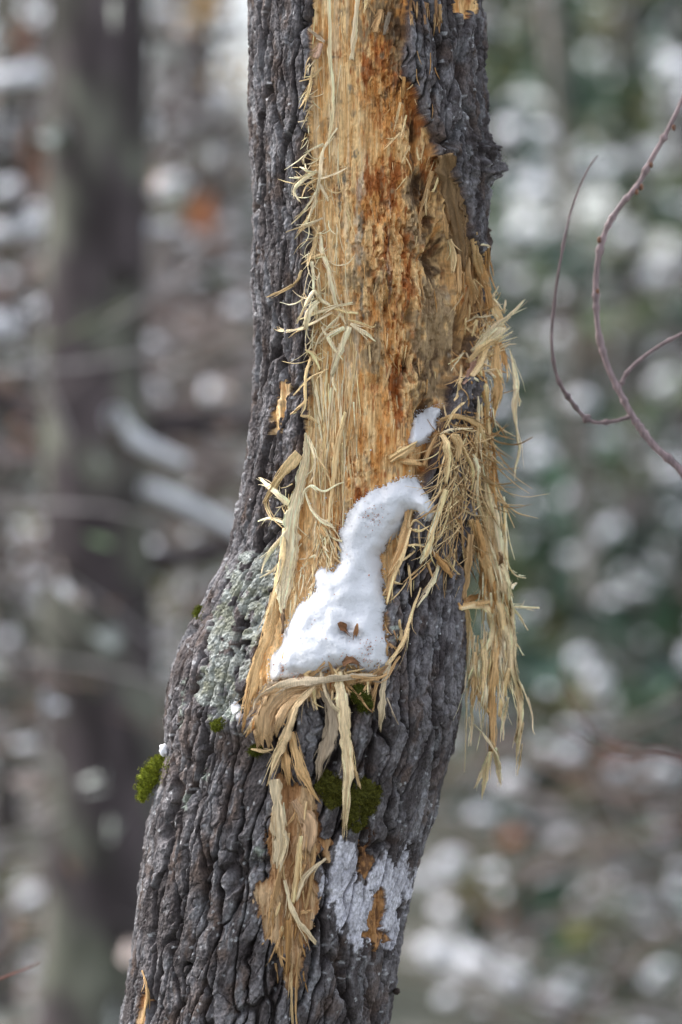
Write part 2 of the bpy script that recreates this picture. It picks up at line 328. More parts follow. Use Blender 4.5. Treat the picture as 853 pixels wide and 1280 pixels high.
dk = blobs(U, V, [(526, 175, 7, 40, .9), (536, 235, 18, 34, .9), (566, 322, 22, 32, 1), (598, 425, 10, 42, .9), (505, 30, 20, 34, .8), (518, 60, 8, 50, .7), (519, 460, 6, 26, .7), (550, 520, 22, 26, .9), (546, 605, 14, 50, .8), (555, 262, 12, 40, .75), (540, 470, 26, 40, .6), (575, 455, 14, 30, .7), (478, 255, 10, 14, .5), (487, 300, 10, 12, .6), (492, 356, 8, 10, .6), (600, 330, 12, 18, .5), (470, 120, 14, 12, .5), (505, 100, 20, 16, .6)])
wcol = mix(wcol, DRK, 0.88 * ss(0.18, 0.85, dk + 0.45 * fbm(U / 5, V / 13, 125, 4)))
wcol = wcol * (1 + 0.14 * (0.3 + cw) * fbm(U / 2.6, V / 3.4, 129, 3))[..., None]
# blue-grey fungal streaks
gst = blobs(U, V, [(427, 222, 5, 10, .8), (421, 250, 3, 30, .8), (449, 280, 4, 26, .9), (451, 375, 3, 22, .9), (453, 393, 5, 6, .8), (436, 110, 5, 8, .8), (442, 190, 7, 8, .6), (432, 304, 6, 8, .5), (415, 70, 8, 3, .6), (421, 24, 3, 8, .5)])
wcol = mix(wcol, G(0.17, 0.16, 0.13), 0.8 * ss(0.3, 0.7, gst + 0.3 * fbm(U / 3, V / 5, 126, 3)))
wcol = mix(wcol, G(0.66, 0.58, 0.45), 0.6 * ss(0.2, 0.9, blobs(U, V, [(446, 300, 8, 40, .9), (450, 230, 7, 24, .8), (441, 430, 14, 60, .7), (490, 300, 10, 60, .4)]) + 0.4 * fbm(U / 4, V / 12, 127, 3)))
crm = blobs(U, V, [(498, 310, 8, 50, .8), (505, 395, 4, 60, .7), (482, 375, 6, 60, .7), (476, 300, 10, 30, .5)])
wcol = mix(wcol, G(0.86, 0.56, 0.26), 0.85 * ss(0.2, 0.6, crm + 0.4 * fbm(U / 4, V / 16, 128, 3)))
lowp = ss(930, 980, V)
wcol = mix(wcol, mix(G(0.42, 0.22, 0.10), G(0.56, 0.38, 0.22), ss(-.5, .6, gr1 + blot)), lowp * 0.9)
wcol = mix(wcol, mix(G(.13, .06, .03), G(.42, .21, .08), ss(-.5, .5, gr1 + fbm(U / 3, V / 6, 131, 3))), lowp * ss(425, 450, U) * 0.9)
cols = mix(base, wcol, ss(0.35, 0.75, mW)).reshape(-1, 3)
tree_org = np.array([(np.interp(2520, vv[::-1], cu[::-1]) - 426.5) * K, 0.0, 0.0])
tree = empty('damaged_tree', tree_org, 'large grey-barked tree in sharp focus, bark torn off to bare orange wood', 'tree')
Fq = grid_faces(NV, NT)
mf = mW.reshape(-1)[Fq].mean(1) > 0.6
Pf = P.reshape(-1, 3)
def sub(name, F, mat, parent, smooth=True):
    idx = np.unique(F); inv = np.full(NT * NV, -1); inv[idx] = np.arange(len(idx))
    return mk(name, Pf[idx], inv[F], mat, cols[idx], parent, smooth, tree_org)
tk = sub('trunk', Fq[~mf], M_bark, tree)
we = sub('exposed_wood', Fq[mf], M_wood, tree); we['label'] = 'bare orange-brown wood where the bark has been torn off'
# base colour of the trunk below ground is harmless: the foot sinks into the snow

# depth map of the finished trunk in photograph pixels
Uf, Vf = proj(P); sel = front & (VV < 1420) & (VV > -110)
DX, DY = 900, 1500
dm = np.full((DY, DX), 1.0)
iu = np.clip(np.round(Uf[sel]).astype(int), 0, DX - 1); iv = np.clip(np.floor(Vf[sel]).astype(int) + 100, 0, DY - 2)
np.minimum.at(dm, (iv, iu), P[..., 1][sel]); np.minimum.at(dm, (iv + 1, iu), P[..., 1][sel])
for r_ in range(DY):                                # fill gaps along the row; outside the trunk keep the edge depth
    ok = np.where(dm[r_] < 0.9)[0]
    if len(ok) > 2: dm[r_] = np.interp(np.arange(DX), ok, dm[r_][ok])
dms = dm.copy()
for _ in range(3):
    dms = (dms + np.roll(dms, 1, 0) + np.roll(dms, -1, 0) + np.roll(dms, 1, 1) + np.roll(dms, -1, 1)) / 5
def surfY(u, v):
    u = np.clip(np.asarray(u, float), 1, DX - 2); v = np.clip(np.asarray(v, float) + 100, 1, DY - 2)
    iu = u.astype(int); iv = v.astype(int); fu = u - iu; fv = v - iv
    return (dms[iv, iu] * (1 - fu) + dms[iv, iu + 1] * fu) * (1 - fv) + (dms[iv + 1, iu] * (1 - fu) + dms[iv + 1, iu + 1] * fu) * fv

# ------------------------------------------------------------------ splinters and fibres
CREAM = G(0.92, 0.74, 0.48); STRAW = G(0.85, 0.61, 0.32); TANW = G(0.60, 0.37, 0.17); BRN = G(0.30, 0.165, 0.075); ORW = G(0.60, 0.33, 0.12); GRYW = G(0.48, 0.38, 0.27)
def ribbon(path, wid, col, thick=None, twist=0.0, twist0=None, jag=0.5, cup=0.15, wig=0.6, seed=None):
    """path: world points Nx3; wid: list of widths in metres along the path"""
    sd_ = random.randrange(10 ** 6) if seed is None else seed
    L = np.sum(np.linalg.norm(np.diff(path, axis=0), axis=1))
    n_ = int(np.clip(L / 0.0028, 6, 90)); S = catmull(path, n_); t = np.linspace(0, 1, n_)
    W = np.interp(t, np.linspace(0, 1, len(wid)), wid)
    wm = max(wid)
    j = fbm(t * L / 0.02 + sd_ % 97, np.full(n_, 0.3), sd_ % 991, 3) * 0.0010 * wig
    T = np.gradient(S, axis=0); T /= np.linalg.norm(T, axis=1)[:, None] + 1e-9
    Nn = np.array([0.0, -1.0, 0.0]) - T * (T @ np.array([0.0, -1.0, 0.0]))[:, None]; Nn /= np.linalg.norm(Nn, axis=1)[:, None] + 1e-6
    B = np.cross(T, Nn)
    S = S + B * j[:, None]
    a0 = random.uniform(-0.5, 0.5) if twist0 is None else twist0
    ang = a0 + twist * (t - 0.5) + 0.35 * fbm(t * L / 0.03 + 3, np.full(n_, 0.7), sd_ % 577, 2)
    ca, sa = np.cos(ang)[:, None], np.sin(ang)[:, None]
    Bx = B * ca + Nn * sa; Nx = Nn * ca - B * sa
    nc = int(np.clip(wm / K / 1.3, 3, 14)); x = np.linspace(-0.5, 0.5, nc)
    th_ = thick if thick else min(0.0022, 0.22 * wm + 0.0002)
    cn = rng.random(nc) - 0.5
    tt, xx = np.meshgrid(t, x, indexing='ij')
    edge = 1 + 0.40 * fbm(tt * L / 0.008, xx * 3 + sd_ % 31, sd_ % 313, 2)
    off = xx * W[:, None] * edge
    gro = (cn[None, :] * 0.5 + 0.8 * fbm(tt * L / 0.05, xx * nc / 1.5 + 9, sd_ % 717, 2)) * th_ * 0.6
    dome = th_ * 0.5 * np.sqrt(np.clip(1 - (2 * xx) ** 2, 0.04, 1)) * (W[:, None] / (wm + 1e-9)) ** 0.5
    cupz = cup * (xx ** 2 - 0.08) * W[:, None]
    # jagged end: every column stops at its own length
    endj = 1 - jag * 0.30 * (rng.random(nc)[None, :]) * (wm / 0.008 if wm < 0.008 else 1)
    ts = tt * endj; fi = ts * (n_ - 1); i0 = np.minimum(fi.astype(int), n_ - 2); fr = (fi - i0)[..., None]
    Sx = S[i0] * (1 - fr) + S[i0 + 1] * fr; Bxx = Bx[i0] * (1 - fr) + Bx[i0 + 1] * fr; Nxx = Nx[i0] * (1 - fr) + Nx[i0 + 1] * fr
    top = Sx + Bxx * off[..., None] + Nxx * (cupz + dome + gro)[..., None]
    bot = Sx + Bxx * off[..., None] + Nxx * (cupz - dome + gro * 0.3)[..., None]
    i = np.arange(n_ * nc).reshape(n_, nc); m = n_ * nc
    F = [np.stack([i[:-1, :-1], i[:-1, 1:], i[1:, 1:], i[1:, :-1]], -1).reshape(-1, 4),
         np.stack([i[:-1, :-1], i[1:, :-1], i[1:, 1:], i[:-1, 1:]], -1).reshape(-1, 4) + m,
         np.stack([i[:-1, 0], i[1:, 0], i[1:, 0] + m, i[:-1, 0] + m], -1),
         np.stack([i[:-1, -1], i[:-1, -1] + m, i[1:, -1] + m, i[1:, -1]], -1),
         np.stack([i[0, :-1], i[0, :-1] + m, i[0, 1:] + m, i[0, 1:]], -1),
         np.stack([i[-1, :-1], i[-1, 1:], i[-1, 1:] + m, i[-1, :-1] + m], -1)]
    f = 1 + 0.42 * cn[None, :] + 0.26 * fbm(tt * L / 0.03, xx * nc / 1.2, sd_ % 419, 3)
    cc = np.clip(np.asarray(col)[None, None, :] * f[..., None], 0.01, 0.92)
    br = 0.30 * ss(0.25, 0.9, fbm(tt * L / 0.035 + 5, xx * 2, sd_ % 211, 3))
    cc = mix(cc, np.asarray(col) * G(0.62, 0.5, 0.38), br)
    cc = cc.reshape(-1, 3)
    return np.vstack([top.reshape(-1, 3), bot.reshape(-1, 3)]), np.vstack(F), np.vstack([cc, cc])
def fray(path, wid, col, bag, n_):
    wm = max(wid); P_ = catmull(path, 14); T = np.gradient(P_, axis=0); T /= np.linalg.norm(T, axis=1)[:, None] + 1e-9
    B = np.cross(T, [0, -1, 0]); B /= np.linalg.norm(B, axis=1)[:, None] + 1e-9
    W_ = np.interp(np.linspace(0, 1, 14), np.linspace(0, 1, len(wid)), wid)
    for _ in range(n_):
        a = random.randrange(0, 9); b = min(13, a + random.randrange(3, 9)); sd_ = random.choice((-1, 1)) * random.uniform(.15, .55)
        m = b - a + 1; q = P_[a:b + 1] + B[a:b + 1] * (sd_ * W_[a:b + 1, None]) + np.array([0, -1, 0]) * random.uniform(0, .0012)
        dv = np.linspace(0, 1, m)[:, None] ** 2 * (B[a:b + 1] * random.uniform(-.6, 1.6) * np.sign(sd_) + np.array([0, -random.uniform(-.3, 1.2), 0])) * random.uniform(.001, .006)
        w_ = random.uniform(.5, 1.5) * K
        bag.add(*ribbon((q + dv)[::2] if m > 5 else q + dv, [w_ * .8, w_, w_ * .8, w_ * .25], np.asarray(col) * random.uniform(.65, 1.2), wig=1.2))
def path_px(pts):
    pts = [(*p, 3.0) if len(p) == 2 else p for p in pts]
    a = np.array(pts, float)
    return pt(a[:, 0], a[:, 1], surfY(a[:, 0], a[:, 1]) - a[:, 2] / 1000.0)
def spl(name, pts, w_, col, parent=tree, **kw):
    Vv, Ff, cc = ribbon(path_px(pts), [x * K for x in w_], col, **kw)
    return mk(name, Vv, Ff, M_strand, cc, parent, True, tree_org)
SP = 'splinter'; FB = 'wood_fibre'
big = [  # name, points (u, v, stand-off mm), widths px, colour, options
 (SP, [(382,541,6),(384,563,7),(376,599,9),(368,632,10),(364,662,10),(362,691,9),(357,727,8),(354,755,7),(358,776,6)], [3,9,14,15,16,20,19,15,3], CREAM, dict(twist0=0.1, jag=.4)),
 (SP, [(356,660,8),(352,699,8),(344,736,7),(335,768,7),(327,793,6)], [5,7,7,6,2], STRAW, dict(twist0=-.2)),
 (SP, [(350,745,5),(340,775,6),(333,800,7),(322,828,8),(313,868,9),(307,895,9),(304,917,8)], [10,14,14,12,11,6,2], ORW*0.5+STRAW*0.5, dict(twist0=.1)),
 (SP, [(364,632,9),(345,615,12),(333,604,13),(322,596,14)], [6,8,6,1], CREAM, dict(twist0=.2)),
 (SP, [(375,568,7),(357,588,8),(345,604,9),(336,619,10),(328,631,11)], [12,11,7,5,2], STRAW, {}),
 (FB, [(357,654,7),(338,648,8),(322,652,10)], [4,4,1.5], CREAM, {}),
 (FB, [(354,670,7),(341,686,8),(330,704,8),(326,719,8)], [4,5,3,1], CREAM, {}),
 (FB, [(348,706,6),(338,715,8),(324,722,8)], [2.5,2.5,1], CREAM, {}),
 (FB, [(345,604,8),(333,626,10),(340,646,9),(354,660,8)], [2.5,2,2,1], STRAW, {}),
 (FB, [(379,628,8),(382,612,10),(390,607,10),(405,614,9),(421,606,8),(430,602,7)], [2.5,3,3,3,2.5,1], CREAM, {}),
 (FB, [(432,515,4),(423,552,5),(417,599,5),(413,640,5),(412,660,5)], [4,6,5,3,2], STRAW, {}),
 (FB, [(382,614,8),(390,636,8),(405,653,8),(421,661,8)], [2,4,5,2], CREAM, {}),
 (FB, [(384,545,6),(393,568,9),(393,590,9),(388,606,9)], [4,3,2,1.5], CREAM, {}),
 (FB, [(393,568,7),(404,582,7),(412,600,7),(414,612,7)], [2,2,2,1], STRAW, {}),
 # upper left hair
 (FB, [(422,160,4),(404,188,6),(400,220,8),(394,250,8),(384,280,8)], [2,4,4,3,1], CREAM, {}),
 (FB, [(397,214,8),(380,223,10),(368,238,11),(376,255,9)], [4,5,4,1.5], CREAM, {}),
 (FB, [(399,222,8),(384,232,10),(377,249,9)], [2.5,2.5,1], STRAW, {}),
 (FB, [(397,236,8),(382,261,9),(364,281,7)], [3,3,1], CREAM, {}),
 (FB, [(396,250,8),(381,281,8),(367,300,7)], [3,2.5,1], CREAM, {}),
 (FB, [(404,273,7),(380,282,9),(357,290,7)], [3,3,1], CREAM, {}),
 (FB, [(399,282,7),(392,310,8),(384,335,8)], [3,4,1.5], STRAW, {}),
 (FB, [(434,209,5),(414,220,7),(399,224,8)], [1.5,2.5,2], CREAM, {}),
 (FB, [(405,180,5),(388,188,7),(378,200,8)], [2.5,2,1], CREAM, {}),
 (FB, [(396,215,8),(384,213,10),(375,208,10)], [3,2,1], CREAM, {}),
 (FB, [(395,216,8),(376,222,10),(361,222,10)], [3,2,1], CREAM, {}),
 (FB, [(400,230,7),(407,244,6),(410,252,6)], [3,4,1.5], CREAM, {}),
 (SP, [(400,290,6),(403,316,7),(411,340,8),(416,365,8),(424,388,7),(434,410,6)], [3,5,6,6,5,2], CREAM, {}),
 (FB, [(406,319,7),(390,322,10),(376,331,9)], [4,3,1], STRAW, {}),
 (FB, [(390,327,8),(392,345,8),(392,364,8)], [5,4,4], CREAM, {}),
 (FB, [(378,338,6),(370,352,7),(356,362,7),(332,372,5)], [3,3.5,3,1], STRAW, {}),
 (SP, [(393,362,9),(382,381,11),(371,406,9)], [5,5,1.5], CREAM, {}),
 (SP, [(399,376,9),(387,390,11),(383,412,10)], [6,8,6], CREAM, dict(jag=.2)),
 (SP, [(392,364,9),(403,376,9),(415,382,8)], [5,6,3], CREAM, {}),
 (FB, [(441,378,5),(416,384,8),(394,391,10),(371,401,10)], [2,3,4,1.5], CREAM, {}),
 (FB, [(416,391,7),(388,406,9),(372,412,9),(350,412,6),(346,408,6)], [3,3,3,2,1], CREAM, {}),
 (SP, [(438,405,7),(457,417,9),(471,428,8)], [4,6,1.5], CREAM, {}),
 (SP, [(431,410,7),(412,419,9),(397,430,9)], [6,6,2], CREAM, {}),
 (SP, [(436,408,7),(427,434,8),(419,456,8),(414,472,7)], [7,9,7,3], CREAM, {}),
 (FB, [(403,408,8),(414,430,9),(430,453,8)], [3,5,1.5], CREAM, {}),
 (FB, [(394,382,9),(397,402,9)], [4,3], CREAM, {}),
 (FB, [(448,391,5),(431,389,7),(414,384,8)], [3,4,2], STRAW, {}),
 (SP, [(382,437,9),(393,445,9),(401,465,8)], [1.5,7,3], STRAW, {}),
 (FB, [(411,460,6),(385,475,9),(366,494,6)], [2,2,1], STRAW, {}),
 (FB, [(384,499,8),(372,512,6),(363,519,6)], [2,3,1], STRAW, {}),
 (FB, [(376,519,7),(388,522,8),(398,532,7)], [2.5,3,2], STRAW, {}),
 (FB, [(419,458,6),(416,475,7),(421,491,6)], [4,4,1], CREAM, {}),
 (FB, [(390,445,6),(382,471,8),(381,505,8),(377,521,7)], [3,3,3,1], STRAW, {}),
 (FB, [(430,384,6),(420,400,8),(400,420,8),(392,440,7)], [2,3,3,1], CREAM, {}),
 (FB, [(401,372,8),(397,352,9),(400,340,8)], [3,2.5,1.5], CREAM, {}),
 (FB, [(436,400,6),(452,404,8),(466,409,7),(470,405,8)], [2,2,1.5,1], STRAW, {}),
 # top
 (SP, [(448,-20,4),(444,38,6),(440,77,5)], [6,6,5], CREAM, dict(jag=.8)),
 (SP, [(411,-10,3),(413,66,4),(416,112,4),(415,150,4),(406,190,5)], [4,5,6,5,2], CREAM*.6+STRAW*.4, {}),
 (FB, [(385,36,7),(396,46,10),(407,53,10)], [3,5,2], GRYW*1.2, {}),
 (SP, [(401,54,6),(394,74,8)], [6,7], G(.62,.40,.28), {}),
 (FB, [(403,84,4),(390,97,7),(374,102,8)], [2,2.5,1], STRAW, {}),
 (FB, [(391,84,6),(387,112,8),(379,141,8)], [3,3,1], STRAW, {}),
 (FB, [(389,100,6),(382,122,8),(374,136,8)], [2,2.5,1], STRAW, {}),
 (SP, [(476,12,6),(468,41,8)], [6,8], TANW, dict(jag=.2)),
 (SP, [(486,15,5),(481,44,7)], [5,4], GRYW*.8, {}),
 (FB, [(460,-5,5),(455,18,7)], [6,2], STRAW, {}),
 (FB, [(454,-10,5),(470,20,7)], [4,1.5], TANW, {}),
 (FB, [(501,128,6),(492,166,9)], [3,1.5], STRAW, {}),
 (FB, [(508,144,6),(501,173,9)], [3,1.5], STRAW, {}),
 (FB, [(501,166,7),(490,176,8),(479,187,6)], [2,2,1], STRAW, {}),
 (SP, [(505,96,5),(502,124,7)], [5,2], ORW, {}),
 (FB, [(512,182,6),(502,204,8)], [3,1.5], STRAW, {}),
 (SP, [(541,214,7),(533,241,9),(525,266,10),(526,300,9)], [6,4,2.5,1.5], TANW*1.1, {}),
 (FB, [(521,184,6),(523,199,7),(527,198,7)], [2,3,1], STRAW, {}),
 (FB, [(535,236,8),(532,256,10),(533,270,10)], [2,2,1], STRAW, {}),
 (FB, [(548,222,7),(543,238,9),(539,240,9)], [2,3,1], STRAW, {}),
 (SP, [(557,193,1),(563,230,3),(570,270,4),(577,310,4),(580,342,4)], [18,27,29,25,12], G(.27,.17,.085), dict(twist0=0.0, thick=.004, jag=.6, cup=.02)),
 # right side tufts
 (SP, [(556,268,8),(558,290,9),(560,300,9)], [4,6,3], TANW, {}),
 (SP, [(562,299,7),(567,321,9),(566,343,10)], [5,8,3], STRAW, {}),
 (SP, [(573,318,7),(574,340,9),(574,369,9)], [6,7,4], TANW, {}),
 (SP, [(593,291,4),(595,319,7),(602,344,8),(611,360,8)], [7,12,10,5], STRAW*.6+TANW*.4, {}),
 (SP, [(584,322,6),(585,345,8),(590,366,9),(592,384,9)], [6,9,9,5], TANW, {}),
 (SP, [(602,330,6),(606,350,8),(611,368,8),(613,390,8)], [8,10,9,6], ORW*.6+TANW*.4, {}),
 (SP, [(612,370,5),(621,392,6),(631,412,6)], [8,10,8], STRAW, {}),
 (FB, [(604,360,6),(592,350,9),(598,372,8)], [2,2,1], STRAW, {}),
 (FB, [(601,306,6),(609,307,7),(614,309,8)], [3,2,1], CREAM, {}),
 (SP, [(598,428,8),(620,407,9),(636,395,9),(657,373,9)], [4,6,4,2.5], CREAM, {}),
 (FB, [(612,375,6),(617,369,7),(624,357,8)], [2,3,2], CREAM, {}),
 (FB, [(614,372,6),(622,379,7),(629,388,8)], [2,2,1.5], CREAM, {}),
 (FB, [(630,392,7),(631,385,8),(632,374,8)], [3,2.5,1.5], CREAM, {}),
 (SP, [(590,440,8),(610,420,10),(632,404,10)], [6,10,3], CREAM, {}),
 (SP, [(585,452,8),(606,432,10),(628,420,10)], [6,9,3], STRAW, {}),
 (SP, [(596,436,9),(618,422,11),(640,408,10)], [5,8,2], CREAM, {}),
 (SP, [(590,470,8),(602,452,10),(614,428,10)], [6,9,3], STRAW, {}),
 (SP, [(604,426,9),(622,414,10),(634,411,9)], [5,8,4], CREAM, {}),
 (SP, [(580,480,7),(592,455,9),(600,436,9)], [4,8,4], G(.55,.33,.24), {}),
 (SP, [(620,426,5),(620,462,6),(623,490,6),(620,508,6),(616,529,6)], [9,11,10,7,3], ORW*.5+STRAW*.5, {}),
 (SP, [(597,464,9),(606,486,9),(610,518,8),(611,545,8)], [10,8,6,5], STRAW, {}),
 (SP, [(624,428,4),(631,448,5),(634,462,5)], [5,7,2], ORW*.7+BRN*.3, {}),
 (SP, [(638,436,2),(643,460,2),(646,486,2),(643,508,2),(648,545,2),(650,562,2),(644,586,2),(643,605,2)], [1,4,8,5,3,4,3,1], CREAM, dict(twist0=0)),
 (FB, [(648,492,2),(650,504,2),(649,508,2)], [2,3,1], CREAM, {}),
 (FB, [(618,528,6),(630,538,5),(645,546,4)], [2,2,1], CREAM, {}),
 (FB, [(634,455,4),(635,470,4),(634,478,4)], [2,2,1], STRAW, {}),
 (FB, [(577,456,8),(575,475,9),(574,490,9),(568,502,8)], [3,4,4,2], STRAW, {}),
 (FB, [(591,493,9),(570,513,10),(556,536,8)], [3,3,1.5], STRAW, {}),
 (SP, [(597,400,6),(590,421,8)], [4,3], STRAW, {}),
 (FB, [(583,441,7),(596,462,9),(620,461,8)], [2,2,1], CREAM, {}),
 (FB, [(575,447,7),(560,455,8)], [2,1], STRAW, {}),
 # tangle over the right bark
 (SP, [(551,526,6),(571,521,10),(594,528,11),(607,540,10),(612,562,8)], [5,6,7,7,3], STRAW*.6+ORW*.4, {}),
 (FB, [(551,544,6),(562,537,11),(592,536,10)], [3,3,1], CREAM, {}),
 (SP, [(553,543,8),(559,556,11),(561,576,11),(557,606,9)], [5,8,8,3], STRAW, {}),
 (SP, [(565,543,9),(573,556,12),(571,580,11)], [6,11,5], STRAW*.6+TANW*.4, {}),
 (SP, [(573,543,9),(582,566,12),(592,588,11),(588,620,9)], [3,5,5,2], STRAW, {}),
 (SP, [(597,530,9),(602,545,11),(608,560,9)], [6,11,5], STRAW, {}),
 (SP, [(590,568,9),(598,585,11),(596,620,10),(603,650,8)], [4,6,5,2], CREAM, {}),
 (SP, [(558,612,9),(543,656,9),(534,688,9),(528,702,8)], [5,6,6,4], STRAW, {}),
 (SP, [(553,620,9),(542,660,10),(534,690,10),(523,706,9)], [3,6,9,3], CREAM, {}),
 (SP, [(551,698,8),(541,727,9),(520,762,8)], [3,6,1.5], CREAM, {}),
 (SP, [(526,735,8),(511,779,10),(502,806,10),(478,840,8)], [2,4,6,5], STRAW, {}),
 (FB, [(499,775,8),(502,790,10),(501,802,9)], [3,5,3], STRAW, {}),
 (SP, [(541,688,8),(557,709,10),(570,727,8)], [4,9,5], ORW*.7+BRN*.3, {}),
 (SP, [(508,628,9),(510,650,10),(505,678,9),(494,705,8),(484,728,6)], [5,9,12,10,5], TANW, {}),
 (SP, [(515,660,9),(500,703,9),(490,727,8),(483,762,7)], [3,5,5,2], STRAW, {}),
 (SP, [(490,717,6),(487,735,7),(482,758,7)], [6,8,3], TANW, {}),
 (FB, [(508,682,8),(520,681,10),(532,684,9)], [2,2.5,1], STRAW, {}),
 (FB, [(514,663,8),(525,664,10),(538,657,9)], [3,3,1], STRAW, {}),
 (FB, [(516,632,9),(512,658,11),(520,650,10),(540,668,9)], [2,2,2,1], STRAW, {}),
 (FB, [(575,718,6),(568,712,9),(553,690,9)], [2,3,1], STRAW, {}),
 (SP, [(488,575,2),(505,564,7),(524,553,8)], [9,12,5], ORW*.3+STRAW*.7, dict(thick=.005)),
 (SP, [(500,577,4),(514,577,7),(529,581,6)], [5,8,4], ORW*.6+STRAW*.4, dict(thick=.004)),
 (FB, [(530,582,6),(538,560,9),(548,540,8)], [6,4,2], TANW, {}),
 # hanging bunch off the right edge
 (SP, [(606,600,4),(612,640,4),(617,673,4),(623,706,4),(632,738,4),(636,771,4),(639,804,4),(641,840,4),(648,863,4),(652,888,4),(650,912,3),(647,934,3),(645,974,3)], [7,14,14,14,13,12,12,11,10,8,5,8,1.5], STRAW*.5+CREAM*.5, dict(twist=.6)),
 (SP, [(589,650,9),(597,678,8),(606,699,6),(612,732,5),(619,765,4),(621,790,4),(618,836,4),(616,886,4),(616,935,4),(612,953,4)], [7,12,12,10,9,10,11,11,9,7], ORW*.55+STRAW*.45, {}),
 (SP, [(614,935,4),(606,960,5),(592,987,6)], [5,7,2], CREAM, {}),
 (SP, [(612,940,4),(607,975,5),(603,1000,6)], [7,7,1.5], CREAM*.5+STRAW*.5, {}),
 (SP, [(618,935,4),(623,960,4),(627,984,4)], [5,7,2], CREAM, {}),
 (SP, [(574,757,4),(590,748,8),(612,744,6)], [6,8,6], ORW, {}),
 (SP, [(574,760,5),(592,754,9),(614,752,7)], [4,6,4], STRAW*.5+ORW*.5, {}),
 (SP, [(577,762,5),(595,757,8),(612,762,6),(617,785,4),(612,806,3),(600,822,3),(590,842,3),(584,866,3)], [5,6,8,9,8,7,6,3], CREAM*.4+STRAW*.6, {}),
 (SP, [(582,758,5),(586,788,3),(585,820,2),(587,845,2)], [5,7,7,3], STRAW, {}),
 (SP, [(595,815,3),(594,845,3),(592,868,3),(589,892,3)], [6,8,7,3], STRAW*.7+ORW*.3, {}),
 (FB, [(589,882,3),(590,905,3),(588,934,3)], [3,4,1.5], CREAM, {}),
 (FB, [(583,860,3),(583,900,2),(581,966,2)], [3,2,1], CREAM, {}),
 (SP, [(604,800,3),(606,835,4),(604,872,4)], [7,8,2], STRAW, {}),
 (SP, [(596,862,4),(603,878,5),(613,896,5)], [3,6,4], STRAW*.6+ORW*.4, {}),
 (SP, [(637,835,3),(630,868,4),(622,900,4)], [6,7,4], STRAW, {}),
 (FB, [(635,872,4),(630,900,4),(629,928,4)], [3,4,1.5], CREAM, {}),
 (FB, [(653,930,3),(650,952,3),(646,970,3)], [2,3,1], CREAM, {}),
 (FB, [(652,855,4),(665,890,4),(666,910,4),(669,919,4)], [2,2,1.5,1], CREAM, {}),
 (FB, [(643,759,4),(660,760,3),(675,760,3)], [3,3,2], CREAM, {}),
 (FB, [(641,760,4),(652,774,4),(661,788,4)], [2.5,2.5,1], CREAM, {}),
 (FB, [(637,739,4),(641,733,4),(646,728,4)], [2,4,2], CREAM, {}),
 (FB, [(634,704,4),(645,718,3),(658,723,3)], [1.5,2,1], CREAM, {}),
 (FB, [(609,724,8),(625,731,9),(641,746,8)], [1.5,2,1], BRN, {}),
 (FB, [(640,795,4),(648,808,3),(654,820,3)], [2,1.5,1], CREAM, {}),
 (SP, [(624,690,7),(627,700,8),(625,712,7)], [2,6,2], BRN*.7, {}),
 (SP, [(610,606,4),(618,640,4),(627,690,4),(634,728,4),(641,770,4),(645,800,4)], [4,8,7,7,6,2], CREAM, {}),
 (SP, [(604,640,5),(610,680,5),(616,720,5),(626,760,5),(630,800,4),(632,860,4)], [5,8,8,8,8,4], STRAW, {}),
 (SP, [(620,700,6),(628,750,6),(632,800,5),(640,850,5)], [4,8,8,4], CREAM*.6+STRAW*.4, {}),
 (SP, [(596,650,8),(604,690,8),(603,730,7),(606,750,7)], [5,9,8,5], ORW*.6+TANW*.4, {}),
 (SP, [(588,668,8),(586,700,8),(582,730,7),(580,754,6)], [8,10,9,6], TANW*.8, {}),
 (FB, [(604,820,4),(608,870,4),(604,900,4),(596,940,4)], [3,3,2,1], CREAM, {}),
 (FB, [(594,905,4),(610,925,6),(622,945,5)], [1.5,2.5,2], CREAM, {}),
 # debris curtain at the foot of the wound
 (SP, [(474,843,8),(438,846,12),(403,850,14),(364,853,14),(335,866,13),(321,874,11),(315,892,9)], [3,7,8,9,8,6,2], CREAM*.35+GRYW*.65, {}),
 (SP, [(400,858,7),(362,864,10),(338,884,11),(331,912,9),(333,936,6)], [8,18,24,24,20], TANW*.75+GRYW*.25, dict(twist0=.1)),
 (SP, [(394,858,10),(372,882,14),(358,918,13),(345,948,12),(334,983,10)], [6,9,11,12,2], STRAW*.6+GRYW*.4, {}),
 (SP, [(390,868,8),(364,877,12),(349,901,11),(344,922,9)], [5,8,10,5], TANW*.7+GRYW*.3, {}),
 (SP, [(403,862,7),(414,889,11),(413,918,11),(402,950,10),(396,982,8)], [7,15,18,15,3], GRYW*.75, {}),
 (SP, [(424,840,9),(429,882,12),(434,931,14),(435,968,19),(431,1017,21),(429,1052,13)], [12,14,15,11,7,1.5], CREAM*.6+STRAW*.4, dict(twist0=.1)),
 (FB, [(438,931,14),(443,958,19),(451,988,22)], [5,4,1], STRAW, {}),
 (SP, [(355,930,6),(359,960,8),(362,985,6)], [10,13,6], TANW, {}),
 (SP, [(365,915,8),(374,955,10),(389,987,9),(403,1006,8)], [8,14,9,1.5], TANW*.8+STRAW*.2, {}),
 (SP, [(344,974,5),(348,1017,6),(350,1060,6),(345,1090,4)], [12,15,17,12], CREAM*.75, dict(twist0=.05)),
 (SP, [(488,822,6),(480,857,9),(477,889,9),(476,920,8)], [4,7,9,1.5], CREAM*.7, {}),
 (SP, [(473,848,7),(468,870,9),(466,892,8)], [4,7,2], TANW, {}),
 (FB, [(460,848,7),(461,868,8)], [5,2], STRAW, {}),
 (FB, [(500,820,7),(478,846,10),(438,846,14)], [3,4,3], TANW, {}),
 (FB, [(484,872,8),(491,890,8),(499,906,6)], [2,1.5,1], GRYW, {}),
